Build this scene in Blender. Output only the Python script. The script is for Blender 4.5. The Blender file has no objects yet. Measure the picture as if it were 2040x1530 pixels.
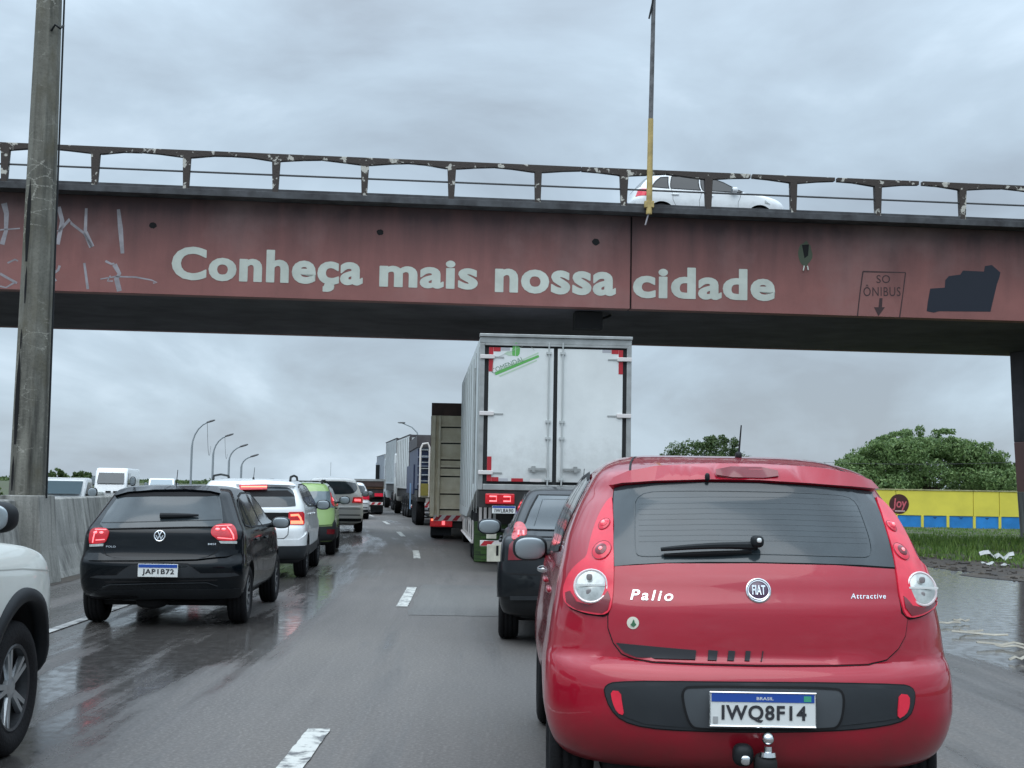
import bpy, bmesh, math, random
import numpy as np
from mathutils import Vector, Matrix
from mathutils.geometry import delaunay_2d_cdt
random.seed(7)
rad = math.radians
SC = bpy.context.scene
COL = SC.collection
# ------------------------------------------------------------------ camera
F_PX = 2700.0; EYE = 1.5; PITCH = math.atan(201/2700.0); ROLL = 0.017
cam_d = bpy.data.cameras.new('camera'); cam = bpy.data.objects.new('camera', cam_d); COL.objects.link(cam)
cam_d.sensor_width = 36; cam_d.lens = F_PX/2040*36; cam_d.clip_start = 0.1; cam_d.clip_end = 5000
_U0 = Vector((0, -math.sin(PITCH), math.cos(PITCH))); _R0 = Vector((1, 0, 0)); CF = Vector((0, math.cos(PITCH), math.sin(PITCH)))
CU = _U0*math.cos(ROLL) - _R0*math.sin(ROLL); CR = _R0*math.cos(ROLL) + _U0*math.sin(ROLL)
cam.matrix_world = Matrix(((CR.x, CU.x, -CF.x, 0), (CR.y, CU.y, -CF.y, 0), (CR.z, CU.z, -CF.z, EYE), (0, 0, 0, 1)))
SC.camera = cam
cam_d.dof.use_dof = False
# ------------------------------------------------------------------ world: overcast sky
SC.view_settings.view_transform = 'Standard'; SC.view_settings.look = 'None'
SC.view_settings.exposure = 0.75; SC.view_settings.gamma = 1.0; SC.view_settings.use_curve_mapping = False
SUN_EL, SUN_ROT = rad(58), rad(200)
world = bpy.data.worlds.new('World'); SC.world = world; world.use_nodes = True
nt = world.node_tree; nt.nodes.clear()
def wn(t, **k):
    n = nt.nodes.new(t)
    for a, b in k.items(): setattr(n, a, b)
    return n
L_ = nt.links.new
sky = wn('ShaderNodeTexSky', sky_type='NISHITA'); sky.sun_disc = False; sky.sun_elevation = SUN_EL; sky.sun_rotation = SUN_ROT
skm = wn('ShaderNodeVectorMath', operation='SCALE'); skm.inputs['Scale'].default_value = 0.11; L_(sky.outputs[0], skm.inputs[0])
tc = wn('ShaderNodeTexCoord')
sep = wn('ShaderNodeSeparateXYZ'); L_(tc.outputs['Generated'], sep.inputs[0])
# project the direction on a flat cloud deck so clouds flatten towards the horizon
zz = wn('ShaderNodeMath', operation='ADD'); L_(sep.outputs['Z'], zz.inputs[0]); zz.inputs[1].default_value = 0.30
zm = wn('ShaderNodeMath', operation='MAXIMUM'); L_(zz.outputs[0], zm.inputs[0]); zm.inputs[1].default_value = 0.05
dv = wn('ShaderNodeVectorMath', operation='DIVIDE'); L_(tc.outputs['Generated'], dv.inputs[0])
cb = wn('ShaderNodeCombineXYZ'); L_(zm.outputs[0], cb.inputs[0]); L_(zm.outputs[0], cb.inputs[1]); cb.inputs[2].default_value = 1.0; L_(cb.outputs[0], dv.inputs[1])
mp = wn('ShaderNodeMapping'); mp.inputs['Scale'].default_value = (0.9, 0.55, 3.0); mp.inputs['Location'].default_value = (2.3, 0.4, 0.0); L_(dv.outputs[0], mp.inputs[0])
n1 = wn('ShaderNodeTexNoise'); n1.inputs['Scale'].default_value = 1.9; n1.inputs['Detail'].default_value = 7; n1.inputs['Roughness'].default_value = 0.52; n1.inputs['Distortion'].default_value = 0.5; L_(mp.outputs[0], n1.inputs['Vector'])
n2 = wn('ShaderNodeTexNoise'); n2.inputs['Scale'].default_value = 4.2; n2.inputs['Detail'].default_value = 6; n2.inputs['Roughness'].default_value = 0.55; n2.inputs['Distortion'].default_value = 0.3; L_(mp.outputs[0], n2.inputs['Vector'])
mx = wn('ShaderNodeMix'); mx.data_type = 'FLOAT'; mx.inputs[0].default_value = 0.22; L_(n1.outputs[0], mx.inputs[2]); L_(n2.outputs[0], mx.inputs[3])
rp = wn('ShaderNodeValToRGB'); L_(mx.outputs[0], rp.inputs[0])
e = rp.color_ramp.elements; e[0].position = 0.36; e[0].color = (0.225, 0.265, 0.31, 1); e[1].position = 0.64; e[1].color = (0.405, 0.49, 0.57, 1)
m_ = e.new(0.46); m_.color = (0.275, 0.335, 0.395, 1)
m_ = e.new(0.55); m_.color = (0.32, 0.395, 0.465, 1)
# overcast luminance: brighter towards the zenith
gr = wn('ShaderNodeMapRange', interpolation_type='SMOOTHSTEP'); L_(sep.outputs['Z'], gr.inputs[0]); gr.inputs[1].default_value = 0.22; gr.inputs[2].default_value = 0.85; gr.inputs[3].default_value = 1.0; gr.inputs[4].default_value = 3.3
gm = wn('ShaderNodeMath', operation='MAXIMUM'); L_(gr.outputs[0], gm.inputs[0]); gm.inputs[1].default_value = 1.0
sc_ = wn('ShaderNodeVectorMath', operation='SCALE'); L_(rp.outputs[0], sc_.inputs[0]); L_(gm.outputs[0], sc_.inputs['Scale'])
# the low band above the horizon is slightly brighter and bluer
fin = wn('ShaderNodeMix'); fin.data_type = 'RGBA'; fin.inputs[0].default_value = 0.94; L_(skm.outputs[0], fin.inputs[6]); L_(sc_.outputs[0], fin.inputs[7])
bg = wn('ShaderNodeBackground'); bg.inputs['Strength'].default_value = 1.0; L_(fin.outputs[2], bg.inputs[0])
wo = wn('ShaderNodeOutputWorld'); L_(bg.outputs[0], wo.inputs[0])
sun_d = bpy.data.lights.new('sun', 'SUN'); sun = bpy.data.objects.new('sun', sun_d); COL.objects.link(sun)
sun_d.energy = 0.7; sun_d.angle = rad(60); sun_d.color = (1.0, 0.97, 0.93)
_sd = Vector((math.sin(SUN_ROT)*math.cos(SUN_EL), math.cos(SUN_ROT)*math.cos(SUN_EL), math.sin(SUN_EL)))
sun.rotation_euler = _sd.to_track_quat('Z', 'Y').to_euler()
# ------------------------------------------------------------------ rays of the photograph
EYEV = Vector((0, 0, EYE))
def ray(px, py): return CF + CR*((px-1020)/F_PX) - CU*((py-765)/F_PX)
def gnd(px, py, z=0.0):
    d = ray(px, py); t = (z-EYE)/d.z; return EYEV + d*t
def at(px, py, Y):
    d = ray(px, py); return EYEV + d*(Y/d.y)
def crop(x0, y0, s): return lambda pts: [(x0+a*s, y0+b*s) for a, b in pts]
# ------------------------------------------------------------------ tagging
def tag(o, label=None, cat=None, group=None, kind=None):
    if label: o['label'] = label
    if cat: o['category'] = cat
    if group: o['group'] = group
    if kind: o['kind'] = kind
    return o
def empty(name, loc=(0, 0, 0), rz=0.0):
    o = bpy.data.objects.new(name, None); COL.objects.link(o); o.location = loc; o.rotation_euler = (0, 0, rz); o.empty_display_size = 0.2
    return o
def link(name, me, mat, parent=None, smooth=False, angle=None):
    o = bpy.data.objects.new(name, me); COL.objects.link(o)
    mats = mat if isinstance(mat, (list, tuple)) else [mat]
    for m in mats: me.materials.append(m)
    if smooth:
        me.polygons.foreach_set('use_smooth', [True]*len(me.polygons))
        if angle is not None:
            try: me.set_sharp_from_angle(angle=rad(angle))
            except Exception: pass
    if parent: o.parent = parent
    return o
def copy_tree(o, parent=None):
    c = o.copy(); COL.objects.link(c)
    if parent: c.parent = parent
    for ch in [x for x in KIDS.get(o.name, [])]: copy_tree(ch, c)
    return c
KIDS = {}
def index_kids():
    KIDS.clear()
    for o in bpy.data.objects:
        if o.parent: KIDS.setdefault(o.parent.name, []).append(o)
# ------------------------------------------------------------------ materials
MATS = {}
def mat(name, col, rough=0.6, metal=0.0, coat=0.0, var=0.0, vs=6.0, bump=0.0, bs=40.0, spec=0.5, emit=None, es=0.0, coord='Object', stretch=(1, 1, 1), col2=None, v_lo=0.35, v_hi=0.65, rvar=0.0, coat_rough=0.03, alpha=None):
    if name in MATS: return MATS[name]
    m = bpy.data.materials.new(name); m.use_nodes = True; MATS[name] = m
    t = m.node_tree; b = t.nodes['Principled BSDF']
    b.inputs['Base Color'].default_value = (*col, 1); b.inputs['Roughness'].default_value = rough; b.inputs['Metallic'].default_value = metal
    b.inputs['Coat Weight'].default_value = coat; b.inputs['Coat Roughness'].default_value = coat_rough
    b.inputs['Specular IOR Level'].default_value = spec
    if emit: b.inputs['Emission Color'].default_value = (*emit, 1); b.inputs['Emission Strength'].default_value = es
    if var > 0 or col2 or bump > 0 or rvar > 0:
        tcn = t.nodes.new('ShaderNodeTexCoord'); mpn = t.nodes.new('ShaderNodeMapping'); mpn.inputs['Scale'].default_value = stretch
        t.links.new(tcn.outputs[coord], mpn.inputs[0])
        if var > 0 or col2 or rvar > 0:
            nz = t.nodes.new('ShaderNodeTexNoise'); nz.inputs['Scale'].default_value = vs; nz.inputs['Detail'].default_value = 6; nz.inputs['Roughness'].default_value = 0.6
            t.links.new(mpn.outputs[0], nz.inputs['Vector'])
            r = t.nodes.new('ShaderNodeMapRange'); r.inputs[1].default_value = v_lo; r.inputs[2].default_value = v_hi; t.links.new(nz.outputs[0], r.inputs[0])
            if var > 0 or col2:
                mixn = t.nodes.new('ShaderNodeMix'); mixn.data_type = 'RGBA'
                c2 = col2 if col2 else tuple(c*(1-var) for c in col); c1 = col if col2 else tuple(min(1, c*(1+var*0.6)) for c in col)
                mixn.inputs[6].default_value = (*c2, 1); mixn.inputs[7].default_value = (*c1, 1)
                t.links.new(r.outputs[0], mixn.inputs[0]); t.links.new(mixn.outputs[2], b.inputs['Base Color'])
            if rvar > 0:
                r2 = t.nodes.new('ShaderNodeMapRange'); r2.inputs[3].default_value = max(0.02, rough-rvar); r2.inputs[4].default_value = rough+rvar
                t.links.new(r.outputs[0], r2.inputs[0]); t.links.new(r2.outputs[0], b.inputs['Roughness'])
        if bump > 0:
            nb = t.nodes.new('ShaderNodeTexNoise'); nb.inputs['Scale'].default_value = bs; nb.inputs['Detail'].default_value = 5
            t.links.new(mpn.outputs[0], nb.inputs['Vector'])
            bp = t.nodes.new('ShaderNodeBump'); bp.inputs['Strength'].default_value = bump; bp.inputs['Distance'].default_value = 0.02
            t.links.new(nb.outputs[0], bp.inputs['Height']); t.links.new(bp.outputs[0], b.inputs['Normal'])
    return m
M_red = mat('red_paint', (0.36, 0.003, 0.020), 0.36, 0.1, 0.95, coat_rough=0.03, var=0.05, vs=2, spec=0.25)
def grime(m, col, z0, z1, amt):
    t = m.node_tree; b = t.nodes['Principled BSDF']; l = t.links.new
    tcn = t.nodes.new('ShaderNodeTexCoord'); sp = t.nodes.new('ShaderNodeSeparateXYZ'); l(tcn.outputs['Object'], sp.inputs[0])
    n = t.nodes.new('ShaderNodeTexNoise'); n.inputs['Scale'].default_value = 5; n.inputs['Detail'].default_value = 8; n.inputs['Roughness'].default_value = 0.7; l(tcn.outputs['Object'], n.inputs['Vector'])
    a = t.nodes.new('ShaderNodeMath'); a.operation = 'MULTIPLY_ADD'; l(n.outputs[0], a.inputs[0]); a.inputs[1].default_value = (z1-z0)*1.6; l(sp.outputs['Z'], a.inputs[2])
    off = (z1-z0)*0.8
    r = t.nodes.new('ShaderNodeMapRange'); l(a.outputs[0], r.inputs[0]); r.inputs[1].default_value = z0+off; r.inputs[2].default_value = z1+off; r.inputs[3].default_value = amt; r.inputs[4].default_value = 0
    src = b.inputs['Base Color'].links[0].from_socket if b.inputs['Base Color'].links else None
    mx = t.nodes.new('ShaderNodeMix'); mx.data_type = 'RGBA'; l(r.outputs[0], mx.inputs[0])
    if src: l(src, mx.inputs[6])
    else: mx.inputs[6].default_value = b.inputs['Base Color'].default_value
    mx.inputs[7].default_value = (*col, 1); l(mx.outputs[2], b.inputs['Base Color'])
    c = t.nodes.new('ShaderNodeMapRange'); l(r.outputs[0], c.inputs[0]); c.inputs[2].default_value = amt; c.inputs[3].default_value = b.inputs['Coat Weight'].default_value; c.inputs[4].default_value = b.inputs['Coat Weight'].default_value*0.35; l(c.outputs[0], b.inputs['Coat Weight'])
    n2 = t.nodes.new('ShaderNodeTexNoise'); n2.inputs['Scale'].default_value = 26; n2.inputs['Detail'].default_value = 6; l(tcn.outputs['Object'], n2.inputs['Vector'])
    c2 = t.nodes.new('ShaderNodeMapRange'); l(n2.outputs[0], c2.inputs[0]); c2.inputs[1].default_value = 0.45; c2.inputs[2].default_value = 0.7; c2.inputs[3].default_value = 0.02; c2.inputs[4].default_value = 0.16; l(c2.outputs[0], b.inputs['Coat Roughness'])
grime(M_red, (0.10, 0.045, 0.04), 0.28, 0.62, 0.55)
M_black = mat('black_paint', (0.002, 0.004, 0.006), 0.25, 0.0, 0.5, spec=0.08)
M_sedan = mat('dark_grey_paint', (0.007, 0.009, 0.011), 0.35, 0.0, 0.4, spec=0.15)
M_white = mat('white_paint', (0.80, 0.82, 0.82), 0.35, 0.0, 0.8, var=0.04, vs=3)
M_jeep = mat('cream_white_paint', (0.66, 0.68, 0.63), 0.38, 0.0, 0.7, var=0.05, vs=2.5)
grime(M_white, (0.22, 0.21, 0.20), 0.25, 0.75, 0.5); grime(M_black, (0.015, 0.015, 0.015), 0.25, 0.6, 0.4); grime(M_sedan, (0.03, 0.03, 0.03), 0.25, 0.6, 0.5)
M_green = mat('light_green_paint', (0.30, 0.45, 0.16), 0.38, 0.0, 0.8)
M_silver = mat('champagne_paint', (0.82, 0.80, 0.76), 0.4, 0.0, 0.7)
M_trim = mat('black_plastic', (0.011, 0.013, 0.015), 0.55, spec=0.25, var=0.15, vs=9)
M_trim2 = mat('grey_plastic', (0.030, 0.034, 0.038), 0.5, spec=0.3, var=0.1, vs=9)
M_gap = mat('panel_gap', (0.004, 0.004, 0.005), 0.9)
M_under = mat('underbody', (0.010, 0.010, 0.011), 0.9)
M_glass = mat('tinted_glass', (0.030, 0.040, 0.045), 0.13, 0.0, 0.35, spec=0.45, var=0.22, vs=2.6, rvar=0.05, coat_rough=0.05)
M_glass2 = mat('side_glass', (0.014, 0.019, 0.022), 0.07, 0.0, 0.2, spec=0.45)
M_glass3 = mat('pale_glass', (0.10, 0.14, 0.16), 0.08, 0.0, 0.7, spec=0.8)
M_line = mat('defroster_line', (0.050, 0.060, 0.065), 0.25)
M_lamp = mat('red_lens', (0.62, 0.018, 0.045), 0.16, 0.0, 0.3, emit=(1.0, 0.05, 0.10), es=0.08, var=0.15, vs=14)
M_lampL = mat('lit_red_lens', (0.45, 0.008, 0.016), 0.15, 0.0, 0.4, emit=(1.0, 0.015, 0.03), es=0.08, var=0.35, vs=18)
M_hot = mat('lit_bulb', (0.9, 0.3, 0.3), 0.3, emit=(1.0, 0.13, 0.15), es=0.9)
M_orange = mat('lit_orange_bar', (0.9, 0.3, 0.2), 0.3, emit=(1.0, 0.16, 0.07), es=1.3)
M_lampD = mat('dark_red_lens', (0.16, 0.003, 0.010), 0.14, 0.0, 0.5)
M_clear = mat('clear_lens', (0.50, 0.53, 0.51), 0.14, 0.2, 0.8, var=0.25, vs=22)
M_lensring = mat('lens_ring', (0.72, 0.62, 0.62), 0.25, 0.3)
M_chrome = mat('chrome', (0.75, 0.77, 0.78), 0.16, 1.0)
M_alloy = mat('alloy', (0.42, 0.44, 0.45), 0.32, 0.9)
M_alloyD = mat('dark_alloy', (0.05, 0.052, 0.055), 0.4, 0.6)
M_tyre = mat('tyre_rubber', (0.009, 0.009, 0.010), 0.8, spec=0.2, bump=0.3, bs=60)
M_plate = mat('plate_white', (0.72, 0.74, 0.72), 0.4)
M_blue = mat('plate_blue', (0.015, 0.07, 0.34), 0.4)
M_ink = mat('plate_ink', (0.03, 0.03, 0.035), 0.5)
M_badge = mat('badge_purple', (0.07, 0.02, 0.06), 0.3, 0.0, 0.8)
M_mirror = mat('mirror_glass', (0.30, 0.34, 0.36), 0.22, 0.55)
M_decal = mat('black_decal', (0.020, 0.020, 0.024), 0.45)
M_decal2 = mat('dark_red_decal', (0.14, 0.010, 0.02), 0.4, 0.0, 0.6)
# ------------------------------------------------------------------ mesh builder
class MB:
    def __init__(s): s.v = []; s.f = []; s.mi = []; s.cur = 0
    def add(s, vs, fs):
        n = len(s.v); s.v += [tuple(v) for v in vs]; s.f += [tuple(i+n for i in f) for f in fs]; s.mi += [s.cur]*len(fs)
    def box(s, lo, hi, mtx=None):
        (a, b, c), (d, e_, f) = lo, hi
        vs = [(a, b, c), (d, b, c), (d, e_, c), (a, e_, c), (a, b, f), (d, b, f), (d, e_, f), (a, e_, f)]
        if mtx: vs = [tuple(mtx @ Vector(v)) for v in vs]
        s.add(vs, [(0, 3, 2, 1), (4, 5, 6, 7), (0, 1, 5, 4), (1, 2, 6, 5), (2, 3, 7, 6), (3, 0, 4, 7)]); return s
    def tube(s, pts, r, n=8, caps=True):
        pts = [Vector(p) for p in pts]; rs = r if isinstance(r, (list, tuple)) else [r]*len(pts)
        vs = []; fs = []
        prev = None
        for i, p in enumerate(pts):
            d = (pts[min(i+1, len(pts)-1)] - pts[max(i-1, 0)]).normalized()
            ref = prev if prev is not None else (Vector((0, 0, 1)) if abs(d.z) < 0.9 else Vector((1, 0, 0)))
            x = (ref - d*ref.dot(d)).normalized(); prev = x; y = d.cross(x)
            for k in range(n):
                a = 2*math.pi*(k+0.5)/n; vs.append(p + (x*math.cos(a) + y*math.sin(a))*rs[i])
        for i in range(len(pts)-1):
            for k in range(n):
                a = i*n+k; b = i*n+(k+1) % n; fs.append((a, b, b+n, a+n))
        if caps: fs.append(tuple(range(n-1, -1, -1))); fs.append(tuple(range((len(pts)-1)*n, len(pts)*n)))
        s.add(vs, fs); return s
    def lathe(s, prof, n=32, axis='x', c=(0, 0, 0), closed=False):
        vs = []; fs = []; m = len(prof)
        for k in range(n):
            a = 2*math.pi*k/n; ca, sa = math.cos(a), math.sin(a)
            for (h, r) in prof:
                if axis == 'x': p = (c[0]+h, c[1]+r*ca, c[2]+r*sa)
                elif axis == 'y': p = (c[0]+r*ca, c[1]+h, c[2]+r*sa)
                else: p = (c[0]+r*ca, c[1]+r*sa, c[2]+h)
                vs.append(p)
        for k in range(n):
            for j in range(m if closed else m-1):
                j2 = (j+1) % m; k2 = (k+1) % n
                fs.append((k*m+j, k2*m+j, k2*m+j2, k*m+j2))
        s.add(vs, fs); return s
    def prism(s, poly, a, b, axis='y'):
        n = len(poly)
        def P(u, v, w):
            return (u, w, v) if axis == 'y' else ((w, u, v) if axis == 'x' else (u, v, w))
        vs = [P(u, v, a) for u, v in poly] + [P(u, v, b) for u, v in poly]
        fs = [tuple(range(n)), tuple(range(2*n-1, n-1, -1))] + [(i, (i+n), (i+1) % n+n, (i+1) % n) for i in range(n)]
        s.add(vs, fs); return s
    def mesh(s, name):
        me = bpy.data.meshes.new(name); me.from_pydata(s.v, [], s.f); me.update()
        bm = bmesh.new(); bm.from_mesh(me); bmesh.ops.recalc_face_normals(bm, faces=bm.faces); bm.to_mesh(me); bm.free()
        if any(s.mi): me.polygons.foreach_set('material_index', s.mi)
        return me
    def build(s, name, mt, parent=None, smooth=False, angle=35, bevel=0.0, seg=2):
        me = s.mesh(name)
        if bevel > 0:
            bm = bmesh.new(); bm.from_mesh(me)
            es = [e for e in bm.edges if len(e.link_faces) == 2 and e.calc_face_angle(0) > rad(30)]
            ret = bmesh.ops.bevel(bm, geom=es, offset=bevel, segments=seg, affect='EDGES', profile=0.6, clamp_overlap=True)
            for f in ret['faces']: f.smooth = True
            bm.to_mesh(me); bm.free()
        return link(name, me, mt, parent, smooth, angle)
def box(name, lo, hi, mt, parent=None, bevel=0.0): return MB().box(lo, hi).build(name, mt, parent, bevel=bevel)
def chaikin(p, it=2, keep=0.25):
    for _ in range(it):
        q = []
        for i in range(len(p)):
            a, b = p[i], p[(i+1) % len(p)]
            q.append((a[0]*(1-keep)+b[0]*keep, a[1]*(1-keep)+b[1]*keep)); q.append((a[0]*keep+b[0]*(1-keep), a[1]*keep+b[1]*(1-keep)))
        p = q
    return p
def densify(p, d, closed=True):
    q = []
    n = len(p)
    for i in range(n if closed else n-1):
        a, b = p[i], p[(i+1) % n]; L = math.hypot(b[0]-a[0], b[1]-a[1]); k = max(1, int(math.ceil(L/d)))
        for j in range(k): q.append((a[0]+(b[0]-a[0])*j/k, a[1]+(b[1]-a[1])*j/k))
    if not closed: q.append(p[-1])
    return q
def inside(x, y, p):
    c = False; j = len(p)-1
    for i in range(len(p)):
        if (p[i][1] > y) != (p[j][1] > y) and x < (p[j][0]-p[i][0])*(y-p[i][1])/(p[j][1]-p[i][1])+p[i][0]: c = not c
        j = i
    return c
# ------------------------------------------------------------------ flat text -> 2D triangles
def text2d(s, size=1.0, bold=0.0, shear=0.0, align='CENTER', spacing=1.0):
    cu = bpy.data.curves.new('txt', 'FONT'); cu.body = s; cu.size = size; cu.offset = bold; cu.shear = shear; cu.align_x = align; cu.space_character = spacing
    cu.resolution_u = 4
    o = bpy.data.objects.new('txt', cu); COL.objects.link(o)
    dg = bpy.context.evaluated_depsgraph_get(); ev = o.evaluated_get(dg); me = ev.to_mesh()
    vs = [(v.co.x, v.co.y) for v in me.vertices]; fs = [tuple(p.vertices) for p in me.polygons]
    ev.to_mesh_clear(); bpy.data.objects.remove(o); bpy.data.curves.remove(cu)
    return vs, fs
def fit2d(vs, x0, x1, y0, y1):
    a = min(v[0] for v in vs); b = max(v[0] for v in vs); c = min(v[1] for v in vs); d = max(v[1] for v in vs)
    return [(x0+(v[0]-a)/(b-a)*(x1-x0), y0+(v[1]-c)/(d-c)*(y1-y0)) for v in vs]
# ------------------------------------------------------------------ car body: a stack of plan slices
def pchip(xs, ys, x):
    xs = np.array(xs, float); ys = np.array(ys, float); h = np.diff(xs); d = np.diff(ys)/h; m = np.zeros(len(xs))
    m[0] = d[0]; m[-1] = d[-1]
    for i in range(1, len(xs)-1):
        m[i] = 0 if d[i-1]*d[i] <= 0 else (3*(h[i-1]+h[i]))/((2*h[i]+h[i-1])/d[i-1]+(h[i]+2*h[i-1])/d[i])
    x = np.clip(x, xs[0], xs[-1]); i = np.clip(np.searchsorted(xs, x)-1, 0, len(xs)-2); t = (x-xs[i])/h[i]
    return (2*t**3-3*t**2+1)*ys[i]+(t**3-2*t**2+t)*h[i]*m[i]+(-2*t**3+3*t**2)*ys[i+1]+(t**3-t**2)*h[i]*m[i+1]
class Body:
    """tab rows: (z, y_rear, half_width, y_front)"""
    def __init__(s, name, origin, yaw, tab, r=0.42, n=2.7, rf=0.6, wmod=None):
        s.tab = tab; s.zs = [t[0] for t in tab]; s.n = n; s.rv = r; s.rf = rf; s.wmod = wmod
        zz = np.linspace(s.zs[0], s.zs[-1], 400); s.fz = zz
        s.fyr = pchip(s.zs, [t[1] for t in tab], zz); s.fw = pchip(s.zs, [t[2] for t in tab], zz); s.fyf = pchip(s.zs, [t[3] for t in tab], zz)
        th = np.linspace(0, math.pi/2, 600); w0 = max(t[2] for t in tab)
        X = w0*np.sin(th)**(2/n); Y = r*(1-np.cos(th)**(2/n)); d = np.hypot(np.diff(X), np.diff(Y)); c = np.concatenate([[0], np.cumsum(d)]); s.th = th; s.cq = c/c[-1]
        s.root = empty(name, (origin[0], origin[1], 0), yaw)
        s.inv = Matrix.Rotation(-yaw, 3, 'Z'); s.o = s.inv @ (EYEV - Vector((origin[0], origin[1], 0)))
    def yr(s, z): return float(np.interp(z, s.fz, s.fyr))
    def w(s, z): return float(np.interp(z, s.fz, s.fw))
    def yf(s, z): return float(np.interp(z, s.fz, s.fyf))
    def r(s, z): return min(s.rv, (s.yf(z)-s.yr(z))*0.42)
    def P(s, q, z):
        yr, w, r = s.yr(z), s.w(z), s.r(z); a = abs(q); sg = 1 if q >= 0 else -1
        if a <= 1:
            t = float(np.interp(a, s.cq, s.th)); x = w*math.sin(t)**(2/s.n); y = yr+r*(1-max(0, math.cos(t))**(2/s.n))
        else: x = w; y = yr+r+(a-1)
        if s.wmod: x *= s.wmod(y, z)
        return Vector((sg*x, y, z))
    def N(s, q, z):
        e_ = 0.004; zl = max(s.zs[0], z-e_); zh = min(s.zs[-1], z+e_)
        dq = s.P(q+e_, z)-s.P(q-e_, z); dz = s.P(q, zh)-s.P(q, zl); nrm = dq.cross(dz)
        return nrm.normalized() if nrm.length > 1e-9 else Vector((0, -1, 0))
    def qx(s, x, z):
        w = s.w(z); a = min(abs(x)/w, 0.9998)
        q = float(np.interp(math.asin(a**(s.n/2)), s.th, s.cq)); return q if x >= 0 else -q
    def qy(s, y, z, side=1): return side*(1+(y-s.yr(z)-s.r(z)))
    def surf_y(s, x, z):
        w = s.w(z); a = min(abs(x)/w, 0.999); r = s.r(z); return s.yr(z)+r*(1-(1-a**s.n)**(1/s.n))
    def px(s, px, py):
        d = s.inv @ ray(px, py); y = s.surf_y(0, 0.9)
        for k in range(60):
            t = (y-s.o.y)/d.y; x = s.o.x+d.x*t; z = min(max(s.o.z+d.z*t, s.zs[0]), s.zs[-1]); y = 0.6*y+0.4*s.surf_y(x, z)
        return x, z
    def poly(s, pts, mirror=False):
        out = []
        for a, b in pts:
            x, z = s.px(a, b); out.append((s.qx(x, z)*(-1 if mirror else 1), z))
        return out
    def shell(s, mt, name='body', NZ=70, wheels=(), sub=0, extra=None):
        # z levels spaced by arc length of the profiles
        d = np.sqrt(np.diff(s.fz)**2+np.diff(s.fyr)**2+0.3*np.diff(s.fyf)**2+np.diff(s.fw)**2); c = np.concatenate([[0], np.cumsum(d)]); zl = np.interp(np.linspace(0, c[-1], NZ), c, s.fz)
        vs = []; fs = []; NQ, NS, NF = 22, 26, 14
        for z in zl:
            z = float(z); row = []
            r = s.r(z); yr = s.yr(z); yf = s.yf(z); w = s.w(z); rf = min(s.rf, (yf-yr)*0.5)
            for i in range(-NQ, NQ+1): row.append(s.P(i/NQ, z))
            ya, yb = yr+r, yf-rf
            for i in range(1, NS):
                y = ya+(yb-ya)*i/NS; x = w*(s.wmod(y, z) if s.wmod else 1); row.append(Vector((x, y, z)))
            for i in range(0, 2*NF+1):
                t = -math.pi/2+math.pi*i/(2*NF); sx = math.sin(t); x = -w*(1 if sx > 0 else -1)*abs(sx)**(2/2.4); y = yf-rf*(1-max(0, math.cos(t))**(2/2.4))
                if s.wmod: x *= s.wmod(y, z)
                row.append(Vector((x, y, z)))
            for i in range(NS-1, 0, -1):
                y = ya+(yb-ya)*i/NS; x = w*(s.wmod(y, z) if s.wmod else 1); row.append(Vector((-x, y, z)))
            vs += row; m = len(row)
        for j in range(NZ-1):
            for i in range(m): fs.append((j*m+i, j*m+(i+1) % m, (j+1)*m+(i+1) % m, (j+1)*m+i))
        fs.append(tuple(range(m-1, -1, -1)))
        top = (NZ-1)*m; ctr = Vector((0, 0, 0))
        for i in range(m): ctr += vs[top+i]
        ctr /= m; ctr.z += 0.004; vs.append(ctr)
        for i in range(m): fs.append((top+i, top+(i+1) % m, len(vs)-1))
        me = bpy.data.meshes.new(name); me.from_pydata([tuple(v) for v in vs], [], fs)
        bm = bmesh.new(); bm.from_mesh(me); bmesh.ops.remove_doubles(bm, verts=bm.verts, dist=0.0002); bmesh.ops.recalc_face_normals(bm, faces=bm.faces); bm.to_mesh(me); bm.free()
        o = link(name, me, mt, s.root, True)
        if wheels:
            cutv = MB()
            for (y, z, R) in wheels:
                for sg in (1, -1):
                    n = 40; a, b = (0.45, 1.3) if sg > 0 else (-1.3, -0.45)
                    poly = [(y+R*math.cos(2*math.pi*k/n), z+R*math.sin(2*math.pi*k/n)) for k in range(n)]
                    cutv.prism(poly, a, b, 'x')
            cme = cutv.mesh('cut'); co = bpy.data.objects.new('cut', cme); COL.objects.link(co); co.parent = s.root
            md = o.modifiers.new('b', 'BOOLEAN'); md.object = co; md.operation = 'DIFFERENCE'; md.solver = 'EXACT'
            bpy.context.view_layer.update()
            dg = bpy.context.evaluated_depsgraph_get(); nm = bpy.data.meshes.new_from_object(o.evaluated_get(dg))
            o.modifiers.clear(); o.data = nm; nm.name = name; bpy.data.objects.remove(co)
            nm.materials.clear(); nm.materials.append(mt); nm.materials.append(M_under)
            # faces of the cut (pointing along y/z inside the arch, at the cylinder) become dark liner
            for p in nm.polygons:
                c_ = p.center
                liner = False
                for (y, z, R) in wheels:
                    dd = math.hypot(c_.y-y, c_.z-z)
                    if abs(dd-R) < 0.02 and abs(p.normal.x) < 0.5 or (dd < R-0.02 and abs(abs(c_.x)-0.45) < 0.01): liner = True
                p.material_index = 1 if liner else 0
                p.use_smooth = True
            try: nm.set_sharp_from_angle(angle=rad(40))
            except Exception: pass
        return o
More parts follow.
